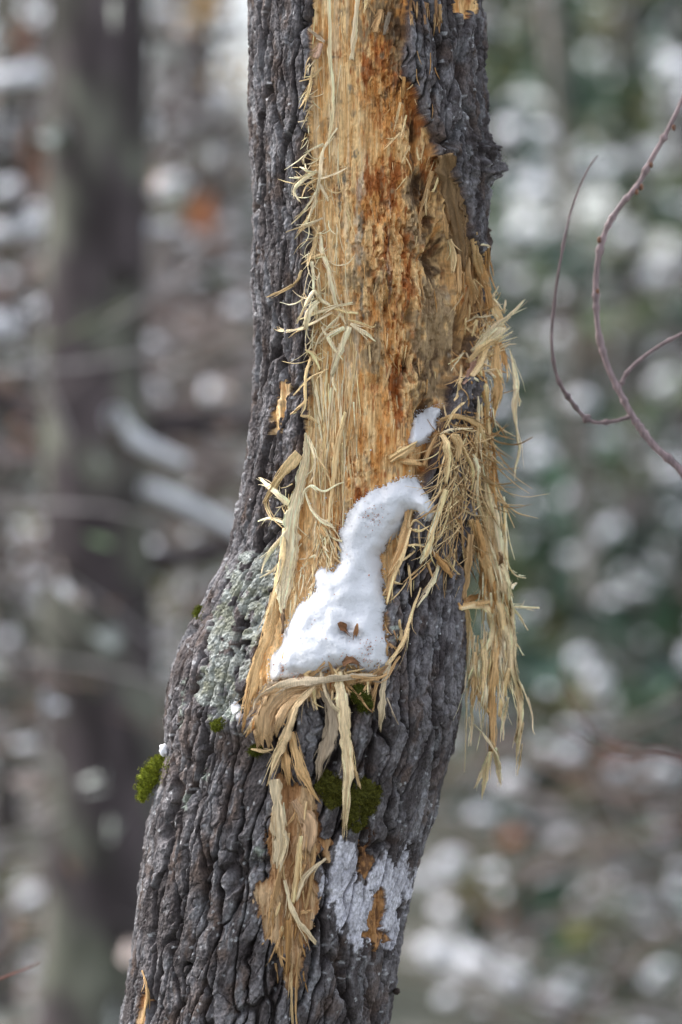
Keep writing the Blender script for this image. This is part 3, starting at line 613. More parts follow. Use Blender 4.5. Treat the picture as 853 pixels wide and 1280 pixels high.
 (FB, [(400,836,10),(408,867,15),(421,886,14),(438,896,11)], [3,4,3,1.5], CREAM*.8, {}),
 (SP, [(375,850,6),(395,819,12),(412,796,16)], [7,6,1.5], BRN*.8+GRYW*.3, {}),
 (SP, [(384,848,6),(396,835,12),(407,825,15)], [7,10,6], TANW*.8, {}),
 (FB, [(320,894,8),(312,908,8),(304,919,7)], [4,3,1.5], CREAM*.8, {}),
 (FB, [(314,936,6),(328,938,8),(343,936,7)], [2,4,2], STRAW*.8, {}),
 (SP, [(376,1045,3),(371,1101,5),(365,1132,4)], [5,9,5], STRAW, {}),
 (SP, [(408,1073,7),(385,1092,7),(368,1127,5)], [2,5,6], CREAM*.7, {}),
 (SP, [(356,1100,4),(365,1137,6),(382,1162,8),(398,1182,9)], [3,6,7,5], CREAM*.85, {}),
 (FB, [(392,1055,3),(390,1095,4),(382,1143,4)], [5,5,3], TANW*.8, {}),
 (FB, [(376,1141,4),(392,1139,7)], [5,2], TANW, {}),
 (FB, [(366,1205,2),(364,1240,3),(366,1285,3)], [2,3,3], STRAW*.8, {}),
 (FB, [(374,1190,3),(370,1240,3),(371,1285,3)], [3,3,2], TANW*.9, {}),
 (FB, [(354,1075,4),(346,1110,5),(338,1140,4)], [5,6,3], TANW*.8, {}),
 (SP, [(368,1000,3),(386,1030,4),(384,1070,4)], [10,18,12], G(.52,.34,.20), {}),
 (FB, [(360,1150,3),(360,1190,4),(358,1225,3)], [6,7,2], ORW*.6, {}),
 (FB, [(178,1213,3),(183,1232,3),(184,1252,3),(177,1285,3)], [2,3,5,3], ORW*.5+STRAW*.4, {}),
 (SP, [(354,792,8),(354,772,9),(355,760,9)], [4,5,3], BRN*.35, {}),
]
nsp = {SP: 0, FB: 0}
rest = Bag()
for nm, p_, w_, c_, kw in big:
    if nsp[nm] >= 98:
        rest.add(*ribbon(path_px(p_), [x * K for x in w_], c_, **kw)); continue
    nsp[nm] += 1
    fray(path_px(p_), [x * K for x in w_], c_, rest, int(2 + .55 * max(w_)))
    spl(nm, p_, w_, c_, **kw)
# countless loose fibres
def hair(n_, u0, u1, v0, v1, ln, ang, asp, wd, coll, off=(1, 7), curl=0.5, bag=rest):
    for _ in range(n_):
        u = random.uniform(u0, u1) if not callable(u0) else None
        v = random.uniform(v0, v1)
        if u is None: u = random.gauss(u0(v), u1)
        L = random.uniform(*ln); a = R(ang + random.gauss(0, asp)); k = random.gauss(0, curl)
        m = 4; q = [(u, v, random.uniform(0, off[0]))]
        for s in range(1, m):
            aa = a + k * (s / m)
            u += math.cos(aa) * L / m; v += math.sin(aa) * L / m
            q.append((u, v, off[0] + (off[1] - off[0]) * random.random() * s / m))
        ww = random.uniform(*wd); c_ = coll[random.randrange(len(coll))]
        bag.add(*ribbon(path_px(q), [ww * K, ww * K, ww * .8 * K, ww * .3 * K], c_))
hair(110, 384, 448, 400, 600, (50, 150), 91, 3, (0.7, 2.0), [CREAM, STRAW, STRAW, TANW], (0.3, 3), .10)
hair(14, 386, 430, 420, 560, (60, 130), 90, 4, (3, 5), [CREAM, STRAW], (0.5, 4), .12)
hair(50, 388, 436, -10, 400, (30, 110), 90, 5, (0.7, 1.8), [CREAM, STRAW, STRAW], (0.3, 3), .2)
hair(80, lambda v: 396, 9, 190, 450, (22, 62), 122, 32, (0.7, 1.8), [CREAM, CREAM, STRAW], (3, 14), 1.5)
hair(26, lambda v: 390, 5, 60, 200, (10, 30), 120, 25, (0.8, 1.8), [STRAW, CREAM], (3, 9), .8)
hair(70, 392, 418, 646, 690, (20, 55), 85, 22, (1.2, 3), [STRAW, CREAM, TANW], (3, 10), .5)
hair(40, 366, 398, 700, 780, (15, 45), 92, 12, (1.2, 3), [STRAW, CREAM, TANW], (2, 6), .3)
hair(40, 350, 380, 600, 760, (15, 40), 110, 30, (0.8, 2), [STRAW, CREAM], (3, 9), .8)
hair(130, 552, 606, 525, 630, (50, 130), 88, 18, (0.8, 2.6), [STRAW*.8, STRAW*.65, TANW*.8, STRAW, TANW*.6], (5, 16), 1.1)
hair(70, 545, 600, 600, 690, (40, 100), 94, 22, (0.7, 2.0), [STRAW*.8, TANW*.8, STRAW, TANW*.6], (4, 13), 1.0)
hair(50, 552, 600, 515, 560, (40, 90), 50, 45, (0.8, 2.2), [STRAW*.8, TANW*.8, ORW*.6], (5, 14), 1.9)
hair(60, 572, 612, 300, 380, (30, 70), 86, 8, (1.2, 3.6), [STRAW*.8, TANW, TANW*.7, ORW*.8], (3, 9), .3)
hair(60, 580, 618, 390, 470, (18, 50), 60, 60, (1.3, 4), [STRAW, CREAM, TANW, ORW], (4, 11), .8)
hair(40, 590, 620, 420, 450, (15, 42), -42, 18, (1.2, 3), [CREAM, STRAW], (5, 11), .4)
hair(16, 600, 618, 360, 440, (10, 28), -20, 45, (.7, 1.4), [CREAM, STRAW], (4, 8), .6)
hair(46, 596, 618, 470, 600, (40, 110), 88, 6, (1.2, 4), [STRAW, CREAM, ORW], (3, 8), .2)
hair(90, 602, 632, 620, 750, (60, 140), 84, 4, (0.9, 3.2), [STRAW, CREAM, CREAM, ORW], (2, 6), .15)
hair(70, 588, 638, 780, 840, (50, 110), 91, 5, (0.8, 3), [STRAW, CREAM, CREAM], (2, 6), .2)
hair(18, 632, 640, 700, 840, (12, 40), 60, 25, (0.6, 1.1), [CREAM], (2, 5), .6)
hair(26, 480, 545, 620, 740, (20, 60), 112, 20, (1.2, 3), [STRAW, TANW], (4, 10), .6)
hair(60, 325, 470, 846, 872, (20, 60), 100, 30, (1.5, 4.5), [TANW, GRYW, STRAW], (5, 13), .8)
hair(50, 322, 350, 850, 900, (20, 60), 100, 12, (2, 5), [TANW, GRYW, STRAW*.8], (4, 10), .4)
hair(50, 340, 392, 1000, 1170, (20, 60), 92, 12, (1.5, 4), [TANW, STRAW*.9, G(.5,.3,.16)], (0.5, 4), .3)
hair(30, 340, 385, 1130, 1215, (15, 50), 93, 16, (1.5, 4), [TANW*.8, ORW*.7], (0.5, 3), .3)
hair(26, 460, 545, 60, 300, (12, 40), 95, 18, (0.8, 2.2), [TANW, STRAW, ORW*.9], (1, 5), .4)
hair(36, 455, 560, 300, 560, (12, 45), 92, 10, (1, 3), [TANW, STRAW, ORW], (0.5, 4), .3)
hair(34, 345, 478, 834, 850, (14, 40), -70, 45, (1.5, 4.5), [TANW*.7, GRYW*.8, BRN, STRAW*.8], (8, 18), .5)
hair(16, 478, 492, 700, 830, (14, 30), 100, 40, (1, 3), [TANW*.8, BRN, STRAW], (4, 10), .5)
hair(18, 512, 556, -5, 20, (20, 40), 93, 8, (2, 5), [TANW*.8, BRN], (1, 5), .2)
ro = rest.make('loose_fibres', M_strand, tree, tree_org); ro['kind'] = 'stuff'
# small woody knob low on the right edge
def blob_mesh(c, r, seed, n1=18, n2=28, amp=0.25, fs=2.0, sc_=(1, 1, 1)):
    a = np.linspace(0, math.pi, n1); b_ = np.linspace(0, 2 * math.pi, n2, endpoint=False)
    Aa, Bb = np.meshgrid(a, b_, indexing='ij')
    D = np.stack([np.sin(Aa) * np.cos(Bb), np.sin(Aa) * np.sin(Bb), np.cos(Aa)], -1)
    nz = fbm(D[..., 0] * fs + D[..., 2] * 1.3 * fs + 9, D[..., 1] * fs - D[..., 2] * 0.7 * fs + 4, seed, 4)
    Pn = D * (1 + amp * nz)[..., None] * r * np.array(sc_) + np.array(c)
    i = np.arange(n1 * n2).reshape(n1, n2); j = np.roll(i, -1, 1)
    F = np.stack([i[:-1], i[1:], j[1:], j[:-1]], -1).reshape(-1, 4)
    return Pn.reshape(-1, 3), F, D.reshape(-1, 3)
p = pt(496, 1239, surfY(490, 1239)); Vb, Fb, _ = blob_mesh(p, 4 * K, 5)
mk('knob', Vb, Fb, M_bark, np.tile(G(.05, .035, .03), (len(Vb), 1)), tree, True, tree_org)

# ------------------------------------------------------------------ snow lying in the wound
crumb = Bag()
def snow_patch(name, poly, thick, label, edge=14, seed=0, group=None, dents=(), off0=-0.002, tilt=0):
    p = np.array(poly, float); u0, v0 = p.min(0) - 4; u1, v1 = p.max(0) + 4; st = 0.9
    uu = np.arange(u0, u1, st); vv_ = np.arange(v0, v1, st); UU, VS = np.meshgrid(uu, vv_)
    d0_ = sdf(UU, VS, poly); d = d0_ + 2.6 * fbm(UU / 8, VS / 8, seed + 1, 4) + 1.6 * fbm(UU / 2.4, VS / 2.2, seed + 2, 3)
    dd = np.clip(np.minimum(d0_ + 2.5 + 2.5 * fbm(UU / 16, VS / 16, seed + 12, 2), d * 2.2), 0, None)
    t = np.clip(dd / edge, 0, 1)
    for _ in range(10): t = (t * 2 + np.roll(t, 1, 0) + np.roll(t, -1, 0) + np.roll(t, 1, 1) + np.roll(t, -1, 1)) / 6
    h = thick * (0.55 * np.sqrt(1 - (1 - t) ** 2) + 0.45 * t * t * (3 - 2 * t)) * (1 - .12 * ss(-.6, .6, fbm(UU / 30, VS / 27, seed + 9, 2)))
    h = h * (1 + 0.10 * fbm(UU / 24, VS / 24, seed + 3, 2)) + (0.0003 * fbm(UU / 9, VS / 9, seed + 4, 4) + 0.00020 * fbm(UU / 1.8, VS / 1.8, seed + 5, 3)) * ss(0, 3, d)
    for (a, b_, r_, k) in dents: h = h - k * np.exp(-((UU - a) ** 2 + (VS - b_) ** 2) / r_ ** 2) * (1 + .4 * fbm(UU / 5, VS / 5, seed + 8, 3))
    Yb = surfY(UU, VS)
    for _ in range(90): Yb = (Yb + np.roll(Yb, 1, 0) + np.roll(Yb, -1, 0) + np.roll(Yb, 1, 1) + np.roll(Yb, -1, 1)) / 5
    pick = np.argwhere((d > -3.5) & (rng.random(d.shape) < np.where(d < 5, .20, .012)))
    for (a_, b_) in pick:
        crumb.add(*blob_mesh(pt(UU[a_, b_] + rng.normal(0, .5), VS[a_, b_] + rng.normal(0, .5), Yb[a_, b_] - max(h[a_, b_], 0.0004) - off0), rng.uniform(.25, .75) * K, 3, 4, 5, .5)[:2], G(.75, .76, .79))
    front_ = pt(UU, VS, Yb - h - off0); back_ = pt(UU, VS, Yb + 0.004)
    nr, nc = UU.shape; F = grid_faces(nr, nc); keep = (d.reshape(-1)[F] > -0.3).all(1); F = F[keep]
    # rim: shared edges
    Fa = F; Fb_ = F[:, ::-1] + nr * nc
    ed = np.concatenate([Fa[:, [0, 1]], Fa[:, [1, 2]], Fa[:, [2, 3]], Fa[:, [3, 0]]]); key = np.sort(ed, 1); kk = key[:, 0] * (nr * nc) + key[:, 1]
    un, inv, cnt = np.unique(kk, return_inverse=True, return_counts=True); be = ed[cnt[inv] == 1]
    Fs = np.stack([be[:, 1], be[:, 0], be[:, 0] + nr * nc, be[:, 1] + nr * nc], -1)
    V_ = np.vstack([front_.reshape(-1, 3), back_.reshape(-1, 3)]); Fall = np.vstack([Fa, Fb_, Fs])
    idx = np.unique(Fall); im = np.full(len(V_), -1); im[idx] = np.arange(len(idx)); V_ = V_[idx]; Fall = im[Fall]
    org = V_.mean(0)
    o = mk(name, V_, Fall, M_snow, np.tile(G(.73, .74, .77), (len(V_), 1)), None, True, org); o.location = org
    o.modifiers  # none needed
    tag(o, label, 'snow', group)
    return o
MAIN = [(521,596),(528,612),(541,626),(546,640),(541,652),(528,648),(520,640),(512,644),(505,656),(498,669),(484,680),(476,697),(480,724),(482,756),(480,783),(488,812),(484,832),(470,840),(440,840),(415,836),(400,846),(372,850),(340,856),(335,842),(336,825),(352,808),(357,782),(366,766),(377,751),(395,738),(393,719),(400,710),(416,712),(425,697),(423,669),(432,646),(445,626),(468,612),(496,600)]
snow_patch('snow_patch', MAIN, 0.020, 'long drift of fresh snow filling the lower end of the torn wound', 24, 3, None,
           dents=[(466, 648, 13, .002), (432, 792, 10, .012), (446, 796, 7, .008), (350, 838, 8, .004), (460, 822, 10, .003), (370, 846, 8, .004)])
snow_patch('snow_patch', [(516,526),(523,515),(536,509),(549,508),(553,512),(549,524),(542,540),(534,552),(526,559),(516,558),(511,552),(513,538)], 0.012,
           'small oval patch of snow caught high on the right side of the wound', 9, 31)
snow_patch('snow_patch', [(287,880),(296,876),(302,882),(303,896),(298,904),(290,896),(285,890)], 0.004, 'thin dab of snow on the bark left of the hanging splinters', 5, 41)
snow_patch('snow_patch', [(320,1003-10),(334,1000-10)] and [(366,966),(372,962),(377,967),(372,972)], 0.002, 'tiny snow grain cluster low among the hanging splinters', 4, 51) if False else None
# snow crumbs at the drift's edges
pm = np.array(MAIN, float); pm2 = np.roll(pm, -1, 0)
for _ in range(260):
    i = random.randrange(len(pm)); t = random.random(); q = pm[i] * (1 - t) + pm2[i] * t + rng.normal(0, 1.6, 2)
    r_ = random.uniform(0.4, 1.3) * K
    c0 = pt(q[0], q[1], surfY(q[0], q[1]) - random.uniform(0.0, 0.002)); Vb, Fb, _ = blob_mesh(c0, r_, random.randrange(999), 5, 7, .4)
    crumb.add(Vb, Fb, G(.73, .74, .77))
for _ in range(60):
    u_ = random.uniform(300, 590); v_ = random.uniform(560, 900) ; r_ = random.uniform(0.5, 1.3) * K
    c0 = pt(u_, v_, surfY(u_, v_) - 0.0005); Vb, Fb, _ = blob_mesh(c0, r_, random.randrange(999), 5, 7, .4); crumb.add(Vb, Fb, G(.73, .74, .77))
tag(crumb.make('snow_crumbs', M_snow), 'loose grains of snow scattered round the drift on bark and wood', 'snow', None, 'stuff')
# reddish wood dust in the snow
dust = Bag()
for (cu_, cv_, su, sv, nn) in [(466, 646, 8, 7, 60), (352, 836, 7, 5, 26), (372, 846, 8, 4, 30), (460, 806, 8, 8, 40), (440, 826, 16, 5, 40), (460, 832, 10, 5, 30), (400, 720, 40, 50, 20)]:
    for _ in range(nn):
        u_, v_ = random.gauss(cu_, su), random.gauss(cv_, sv)
        if sdf(np.array([u_]), np.array([v_]), MAIN)[0] < 1: continue
        dust_r = random.uniform(0.3, 0.8) * K * (1.8 if random.random() < .1 else 1)
        dust.add(*[x for x in blob_mesh((u_, v_, 0), dust_r, 3, 4, 5, .5)[:2]], G(.46, .22, .15) * random.uniform(.6, 1.6))
# drop the dust onto the drift by ray casting
dg = bpy.context.evaluated_depsgraph_get(); dg.update()
def cast(u_, v_):
    o_ = Vector((0, -CAMD, CAMZ)); t_ = Vector(pt(u_, v_, 0.0).tolist())
    ok, loc, nrm, ix, ob, mt = sc.ray_cast(bpy.context.evaluated_depsgraph_get(), o_, (t_ - o_).normalized())
    return np.array(loc) if ok else None
for k_, Vb in enumerate(dust.V):
    c0 = Vb.mean(0); hit = cast(c0[0], c0[1])
    L_ = Vb - c0
    dust.V[k_] = L_ + (hit if hit is not None and hit[1] < 0.2 else pt(c0[0], c0[1], surfY(c0[0], c0[1])))
tag(dust.make('wood_dust', M_strand), 'reddish crumbs of rotten wood sprinkled on the snow drift', 'wood dust', None, 'stuff')
# curled brown leaf scraps
def leaf_scrap(pts, wd, col, label, name='dry_leaf'):
    P_ = []
    for (u_, v_, o_) in pts:
        h = cast(u_, v_); y = (h[1] if h is not None and h[1] < .1 else float(surfY(u_, v_))) - o_ / 1000; P_.append(pt(u_, v_, y))
    Vv, Ff, cc = ribbon(np.array(P_), [x * K for x in wd], col, thick=.0006, cup=.9, twist=1.4, twist0=.5, jag=1.5, wig=2)
    org = Vv.mean(0); o = mk(name, Vv, Ff, M_leafd, cc, None, True, org); o.location = org; return tag(o, label, 'leaf')
leaf_scrap([(424, 778, 2), (431, 788, 7), (439, 797, 3)], [5, 12, 4], G(.24, .115, .055), 'curled brown leaf scrap half sunk in the snow drift')
leaf_scrap([(449, 780, 5), (446, 790, 6), (442, 800, 2)], [2, 7, 5], G(.30, .15, .07), 'upright pointed brown leaf tip beside the curled scrap in the snow')
leaf_scrap([(428, 829, 3), (440, 827, 6), (452, 834, 3)], [6, 12, 6], G(.24, .12, .06), 'dark brown leaf scrap at the lower rim of the snow drift')

# ------------------------------------------------------------------ moss
def moss(blist, label, col, dens=1.0, name='moss_cushion', ud=0.004):
    bg_ = Bag(); P_ = []
    for (u_, v_, r_, su) in blist:
        y = surfY(u_, v_) - ud * 0.5; c0 = pt(u_, v_, y); Vb, Fb, D = blob_mesh(c0, r_ * K, random.randrange(999), 30, 44, .45, 3.2, (su, .5, 1))
        cc = np.asarray(col) * (0.75 + 0.5 * rng.random((len(Vb), 1))); bg_.add(Vb, Fb, cc)
        n_ = int(1500 * dens * (r_ / 12) ** 1.6) + 200
        k_ = rng.integers(0, len(Vb), n_); p0 = Vb[k_] + rng.normal(0, .5 * K, (n_, 3)); d0 = D[k_] + rng.normal(0, .6, (n_, 3)); d0[:, 2] += .2; d0 /= np.linalg.norm(d0, axis=1)[:, None]
        ln = rng.uniform(1.2, 3.6, (n_, 1)) * K; t1 = np.cross(d0, rng.normal(0, 1, (n_, 3))); t1 /= np.linalg.norm(t1, axis=1)[:, None]; wd = .42 * K
        q = np.stack([p0 - t1 * wd, p0 + t1 * wd, p0 + d0 * ln + t1 * wd * .25, p0 + d0 * ln - t1 * wd * .25], 1).reshape(-1, 3)
        bg_.add(q, np.arange(len(q)).reshape(-1, 4), np.repeat(np.asarray(col) * rng.uniform(.6, 1.9, (n_, 1)) * G(1.05, 1, .8), 4, 0))
    for (u_, v_, r_, su) in blist:
        for _ in range(int(9 * r_)):
            a_ = random.uniform(0, 6.28); q_ = r_ * random.uniform(.9, 1.75); uu_, vv2 = u_ + math.cos(a_) * q_, v_ + math.sin(a_) * q_
            c0 = pt(uu_, vv2, surfY(uu_, vv2)); n_ = 7
            p0 = c0 + rng.normal(0, .7 * K, (n_, 3)); d0 = rng.normal(0, 1, (n_, 3)); d0[:, 1] -= 1; d0 /= np.linalg.norm(d0, axis=1)[:, None]; t1 = np.cross(d0, rng.normal(0, 1, (n_, 3))); t1 /= np.linalg.norm(t1, axis=1)[:, None]
            q = np.stack([p0 - t1 * .4 * K, p0 + t1 * .4 * K, p0 + d0 * 2 * K + t1 * .1 * K, p0 + d0 * 2 * K - t1 * .1 * K], 1).reshape(-1, 3)
            bg_.add(q, np.arange(len(q)).reshape(-1, 4), np.repeat(mix(np.tile(np.asarray(col), (n_, 1)), G(.10, .07, .03), rng.random(n_) * .7), 4, 0))
    org = np.vstack(bg_.V).mean(0); o = bg_.make(name, M_moss, None, org); o.location = org
    return tag(o, label, 'moss', 'moss cushions on the trunk')
GRN = G(.115, .135, .014)
moss([(181, 984, 8, .9), (186, 970, 9.5, 1), (196, 959, 9.5, 1), (203, 951, 6, 1), (178, 995, 5, .8), (190, 974, 8, 1)], 'large bright green moss cushion bulging from the left edge of the trunk', GRN * 1.5, 1.6)
moss([(410, 976, 9, 1), (419, 986, 9, 1), (408, 992, 7, .9), (423, 998, 6, 1), (414, 1004, 5, 1), (401, 984, 5, 1)], 'dark green moss clump behind the long hanging splinter, left half', G(.075, .075, .012), 1.9)
moss([(455, 988, 11, 1.1), (441, 1000, 9, 1), (467, 998, 7, 1), (453, 1006, 10, .9), (441, 1016, 8, .8), (452, 1024, 7, .8), (462, 1012, 5, 1), (434, 1030, 4, 1), (446, 1034, 4, 1), (472, 988, 4, 1)], 'dark green moss clump right of the long hanging splinter', G(.075, .075, .012), 1.9)
moss([(249, 766, 5.5, 1)], 'tiny round ball of moss on the upper left edge of the trunk', GRN * .9, 1.5)
moss([(271, 907, 5, 1.2), (277, 904, 4, 1)], 'small flat green moss tuft below the grey lichen', GRN, 1.5)
moss([(449, 868, 9, 1), (456, 878, 9, 1)], 'dull moss tuft just under the right end of the splinter curtain', GRN * .45, 1.4)
moss([(320, 938, 5, 1.5)], 'faint moss fleck under the left end of the splinter curtain', GRN * .5, 1.2)
c0 = pt(205, 938, surfY(209, 938) - .002); Vb, Fb, _ = blob_mesh(c0, 6.5 * K, 77, 22, 30, .3, 2, (.8, .8, 1.15)); o = mk('snow_patch', Vb, Fb, M_snow, np.tile(G(.73, .74, .77), (len(Vb), 1)), None, True, c0); o.location = c0
tag(o, 'small white cap of snow resting on the large moss cushion', 'snow')

# ------------------------------------------------------------------ tubes, bare sapling at the right
def tube(path, rad, col, sides=8, nz=0.08, seed=0, n_=None, colvar=0.25):
    path = np.array(path, float); L = np.sum(np.linalg.norm(np.diff(path, axis=0), axis=1))
    n_ = n_ or max(4, len(path) * 4); S = catmull(path, n_); t = np.linspace(0, 1, n_)
    r_ = np.interp(t, np.linspace(0, 1, len(rad)), rad)
    T = np.gradient(S, axis=0); T /= np.linalg.norm(T, axis=1)[:, None] + 1e-9
    ref = np.array([0.31, -0.9, 0.27]); B = np.cross(T, ref); B /= np.linalg.norm(B, axis=1)[:, None] + 1e-9; N_ = np.cross(B, T)
    a = np.linspace(0, 2 * math.pi, sides, endpoint=False)
    rr = r_[:, None] * (1 + nz * fbm(t[:, None] * L / (rad[0] * 4 + 1e-4), a[None, :] / 1.2, seed, 3))
    V_ = S[:, None] + (B[:, None] * np.cos(a)[None, :, None] + N_[:, None] * np.sin(a)[None, :, None]) * rr[..., None]
    i = np.arange(n_ * sides).reshape(n_, sides); j = np.roll(i, -1, 1)
    F = np.stack([i[:-1], j[:-1], j[1:], i[1:]], -1).reshape(-1, 4)
    nv = fbm(t[:, None] * L / (rad[0] * 3 + 1e-3), a[None, :] + 3, seed + 5, 3)
    cc = np.asarray(col)[None, None, :] * (1 + colvar * nv)[..., None]
    if colvar > .4:                                # lichen-mottled big trunks
        cc = mix(cc, G(.20, .21, .16), (.7 if rad[0] > .07 else .3) * ss(.05, .5, fbm(t[:, None] * L / .10, a[None, :] * 1.6 + 7, seed + 15, 3)))
        cc = mix(cc, G(.03, .024, .024), .7 * ss(.1, .6, fbm(t[:, None] * L / .22, a[None, :] * 1.2 + 2, seed + 25, 3)))
    return V_.reshape(-1, 3), F, cc.reshape(-1, 3)
YS = 0.10
def pw(L, Y=YS): return [pt(a, b, Y) for a, b in L]
so = pt(1150, 2500, YS)
sap = empty('bare_sapling', so, 'thin leafless sapling with curving reddish-grey twigs to the right of the trunk', 'sapling')
def tw(name, L, rad, col, parent=sap, org=so, Y=YS, sides=10, nod=0):
    P_ = pw(L, Y); nn = len(L) * 10; S = catmull(P_, nn)
    r_ = np.interp(np.linspace(0, 1, nn), np.linspace(0, 1, len(rad)), rad) * K
    if nod:
        for q in range(nod):
            c_ = random.randrange(nn); r_ = r_ * (1 + 0.45 * np.exp(-((np.arange(nn) - c_) / 0.9) ** 2))
    V_, F_, cc = tube(S, list(r_), col, sides, .12, random.randrange(99), nn)
    return mk(name, V_, F_, M_twig, cc, parent, True, org)
TW = G(.235, .175, .178)
tw('stem', [(1150, 2500), (1130, 1700), (1050, 1000), (940, 690), (853, 590), (820, 560), (797, 530), (785, 510), (772, 485), (757, 450), (748, 412), (745, 370), (747, 330), (757, 290), (775, 258), (797, 232), (815, 198), (832, 168), (853, 125), (880, 60), (890, 0), (885, -80)],
   [16, 12, 8, 6, 4.6, 4.6, 4.4, 4.2, 4, 4, 3.8, 3.7, 3.6, 3.4, 3.4, 3.2, 3.0, 2.8, 2.6, 2.4, 2.0, 1.2], TW * 1.25, nod=34)
tw('twig', [(790, 520), (765, 527), (738, 526), (715, 502), (697, 472), (690, 430), (693, 380), (700, 330), (710, 280), (722, 242), (735, 212), (747, 195)], [2.6, 2.5, 2.4, 2.3, 2.2, 2, 1.9, 1.7, 1.5, 1.4, 1.3, .8], TW * .85, nod=18)
tw('twig', [(776, 482), (784, 466), (800, 450), (825, 432), (853, 417), (900, 392), (950, 380)], [2.6, 2.6, 2.3, 2.3, 2.2, 2, 1], TW * .95, nod=4)
for (u_, v_) in [(800, 234), (812, 206), (794, 240), (747, 300), (745, 365), (749, 312), (840, 160)]:
    c0 = pt(u_ + 2, v_, YS - .002); Vb, Fb, _ = blob_mesh(c0, 3.4 * K, random.randrange(99), 8, 10, .3, 1.5, (.8, .8, 1.2)); mk('bud', Vb, Fb, M_twig, np.tile(G(.22, .11, .07), (len(Vb), 1)), sap, True, so)
o2 = pt(1000, 1900, 1.3)
br = empty('bare_shrub', o2, 'out of focus reddish twigs arching low at the right edge', 'shrub')
tw('stem', [(1000, 1900), (985, 1300), (930, 1010), (853, 945), (800, 935), (760, 925), (730, 900), (708, 860), (700, 835)], [6, 5, 4, 3, 2.6, 2.4, 2, 1.6, 1], G(.16, .09, .085), br, o2, 1.3)
tw('twig', [(870, 958), (820, 945), (780, 947), (740, 935), (690, 905)], [2.6, 2.4, 2, 1.6, 1], G(.2, .10, .085), br, o2, 1.3)
o3 = pt(-160, 2300, 0.25)
br2 = empty('bare_shrub', o3, 'single thin red-brown twig poking in at the bottom left corner', 'shrub')
tw('stem', [(-160, 2300), (-150, 1500), (-60, 1250), (0, 1224), (30, 1212), (50, 1203)], [5, 4, 2.4, 1.6, 1.3, .8], G(.2, .09, .07), br2, o3, 0.25)

# ------------------------------------------------------------------ background woods
def sx(u, D): return (u - 426.5) * K * D / CAMD          # x at distance D from the camera for photo column u
def sz(v, D): return CAMZ + (640 - v) * K * D / CAMD
def gz(x, y): return float(ground_z(np.array([float(x)]), np.array([float(y)]))[0])
def tree_bg(label, u_top, u_bot, wpx, D, col, group='trees in the blurred woods behind', top=6.5, name='forest_tree', limbs=6, snow=True, seed=1, limb_list=None):
    random.seed(seed); y = D - CAMD
    s = K * D / CAMD; r0 = wpx * s / 2
    f = lambda z: np.array([sx(np.interp(640 - (z - CAMZ) / s, [0, 1280], [u_top, u_bot]) if True else 0, D), y, z])
    def ax(z):
        v = 640 - (z - CAMZ) / s; u = u_top + (u_bot - u_top) * v / 1280; return np.array([sx(u, D), y, z])
    b0 = ax(0); zg = gz(b0[0], y) - 0.08; base_ = ax(zg)
    root = empty(name, base_, label, 'tree', group)
    zs = np.linspace(zg, top, 14); P_ = [ax(z) + np.array([random.gauss(0, .012), random.gauss(0, .012), 0]) for z in zs]; P_[0] = base_
    rad = list(r0 * np.interp(zs, [zg, zg + .4, 1.5, top], [1.5, 1.15, 1.0, .6]))
    V_, F_, cc = tube(P_, rad, col, 16, .10, seed, 90, .5)
    mk('trunk', V_, F_, M_farbark, cc, root, True, base_)
    for k in range(limbs):
        z = random.uniform(zg + .5, top - .3); a = random.uniform(0, 6.28); L = random.uniform(.5, 1.3); p0 = ax(z)
        d = np.array([math.cos(a), math.sin(a) * .7, random.uniform(-.15, .5)])
        Q = [p0, p0 + d * L * .5 + [0, 0, .05], p0 + d * L + [0, 0, random.uniform(-.1, .25)]]
        bag = Bag(); bag.add(*tube(Q, [r0 * .22 + .006, r0 * .14 + .004, .003], col, 6, .1, k, 10))
        for q in range(7):
            t = random.uniform(.25, 1); c_ = p0 + d * L * t; e_ = c_ + np.array([random.gauss(0, .25), random.gauss(0, .2), random.gauss(.1, .2)])
            bag.add(*tube([c_, (c_ + e_) / 2 + rng.normal(0, .02, 3), e_], [.006, .004, .002], col * .9, 4, .1, q, 6))
        bag.make('limb', M_farbark, root, base_)
    return root, ax
DKB = G(.062, .050, .052); GB = G(.105, .090, .090); PB = G(.30, .27, .24)
T1 = tree_bg('thick dark trunk out of focus at far left', 130, 122, 138, 9.0, DKB, seed=2, limbs=7)
tree_bg('pale slender trunk right of the bare sapling twig tips, slanting down to the right', 688, 765, 26, 15, PB * .9, seed=3, limbs=5)
tree_bg('grey-violet mid-size trunk near the right edge of the frame', 783, 812, 56, 20, G(.125, .11, .115), seed=4, limbs=7)
tree_bg('thin brown trunk just left of the damaged tree', 262, 250, 26, 17, GB * .8, seed=5, limbs=6)
tree_bg('slim dim trunk on the left margin', 12, 2, 40, 13, GB * .6, seed=6, limbs=6)
tree_bg('very thin trunk between the hanging fibres and the pale slender trunk', 640, 652, 14, 24, GB, seed=7, limbs=5)
tree_bg('thin trunk close to the right frame edge', 846, 858, 22, 18, GB, seed=8, limbs=6)
tree_bg('faint far trunk half hidden behind the thick dark one', 210, 205, 24, 24, GB * .9, seed=9, limbs=6)
tree_bg('faint far trunk between the left margin and the thick dark one', 50, 38, 18, 22, GB, seed=10, limbs=6)
tree_bg('far trunk hidden behind the damaged tree at mid height', 555, 590, 30, 26, GB * .8, seed=12, limbs=6)
random.seed(77); rng = np.random.default_rng(5)
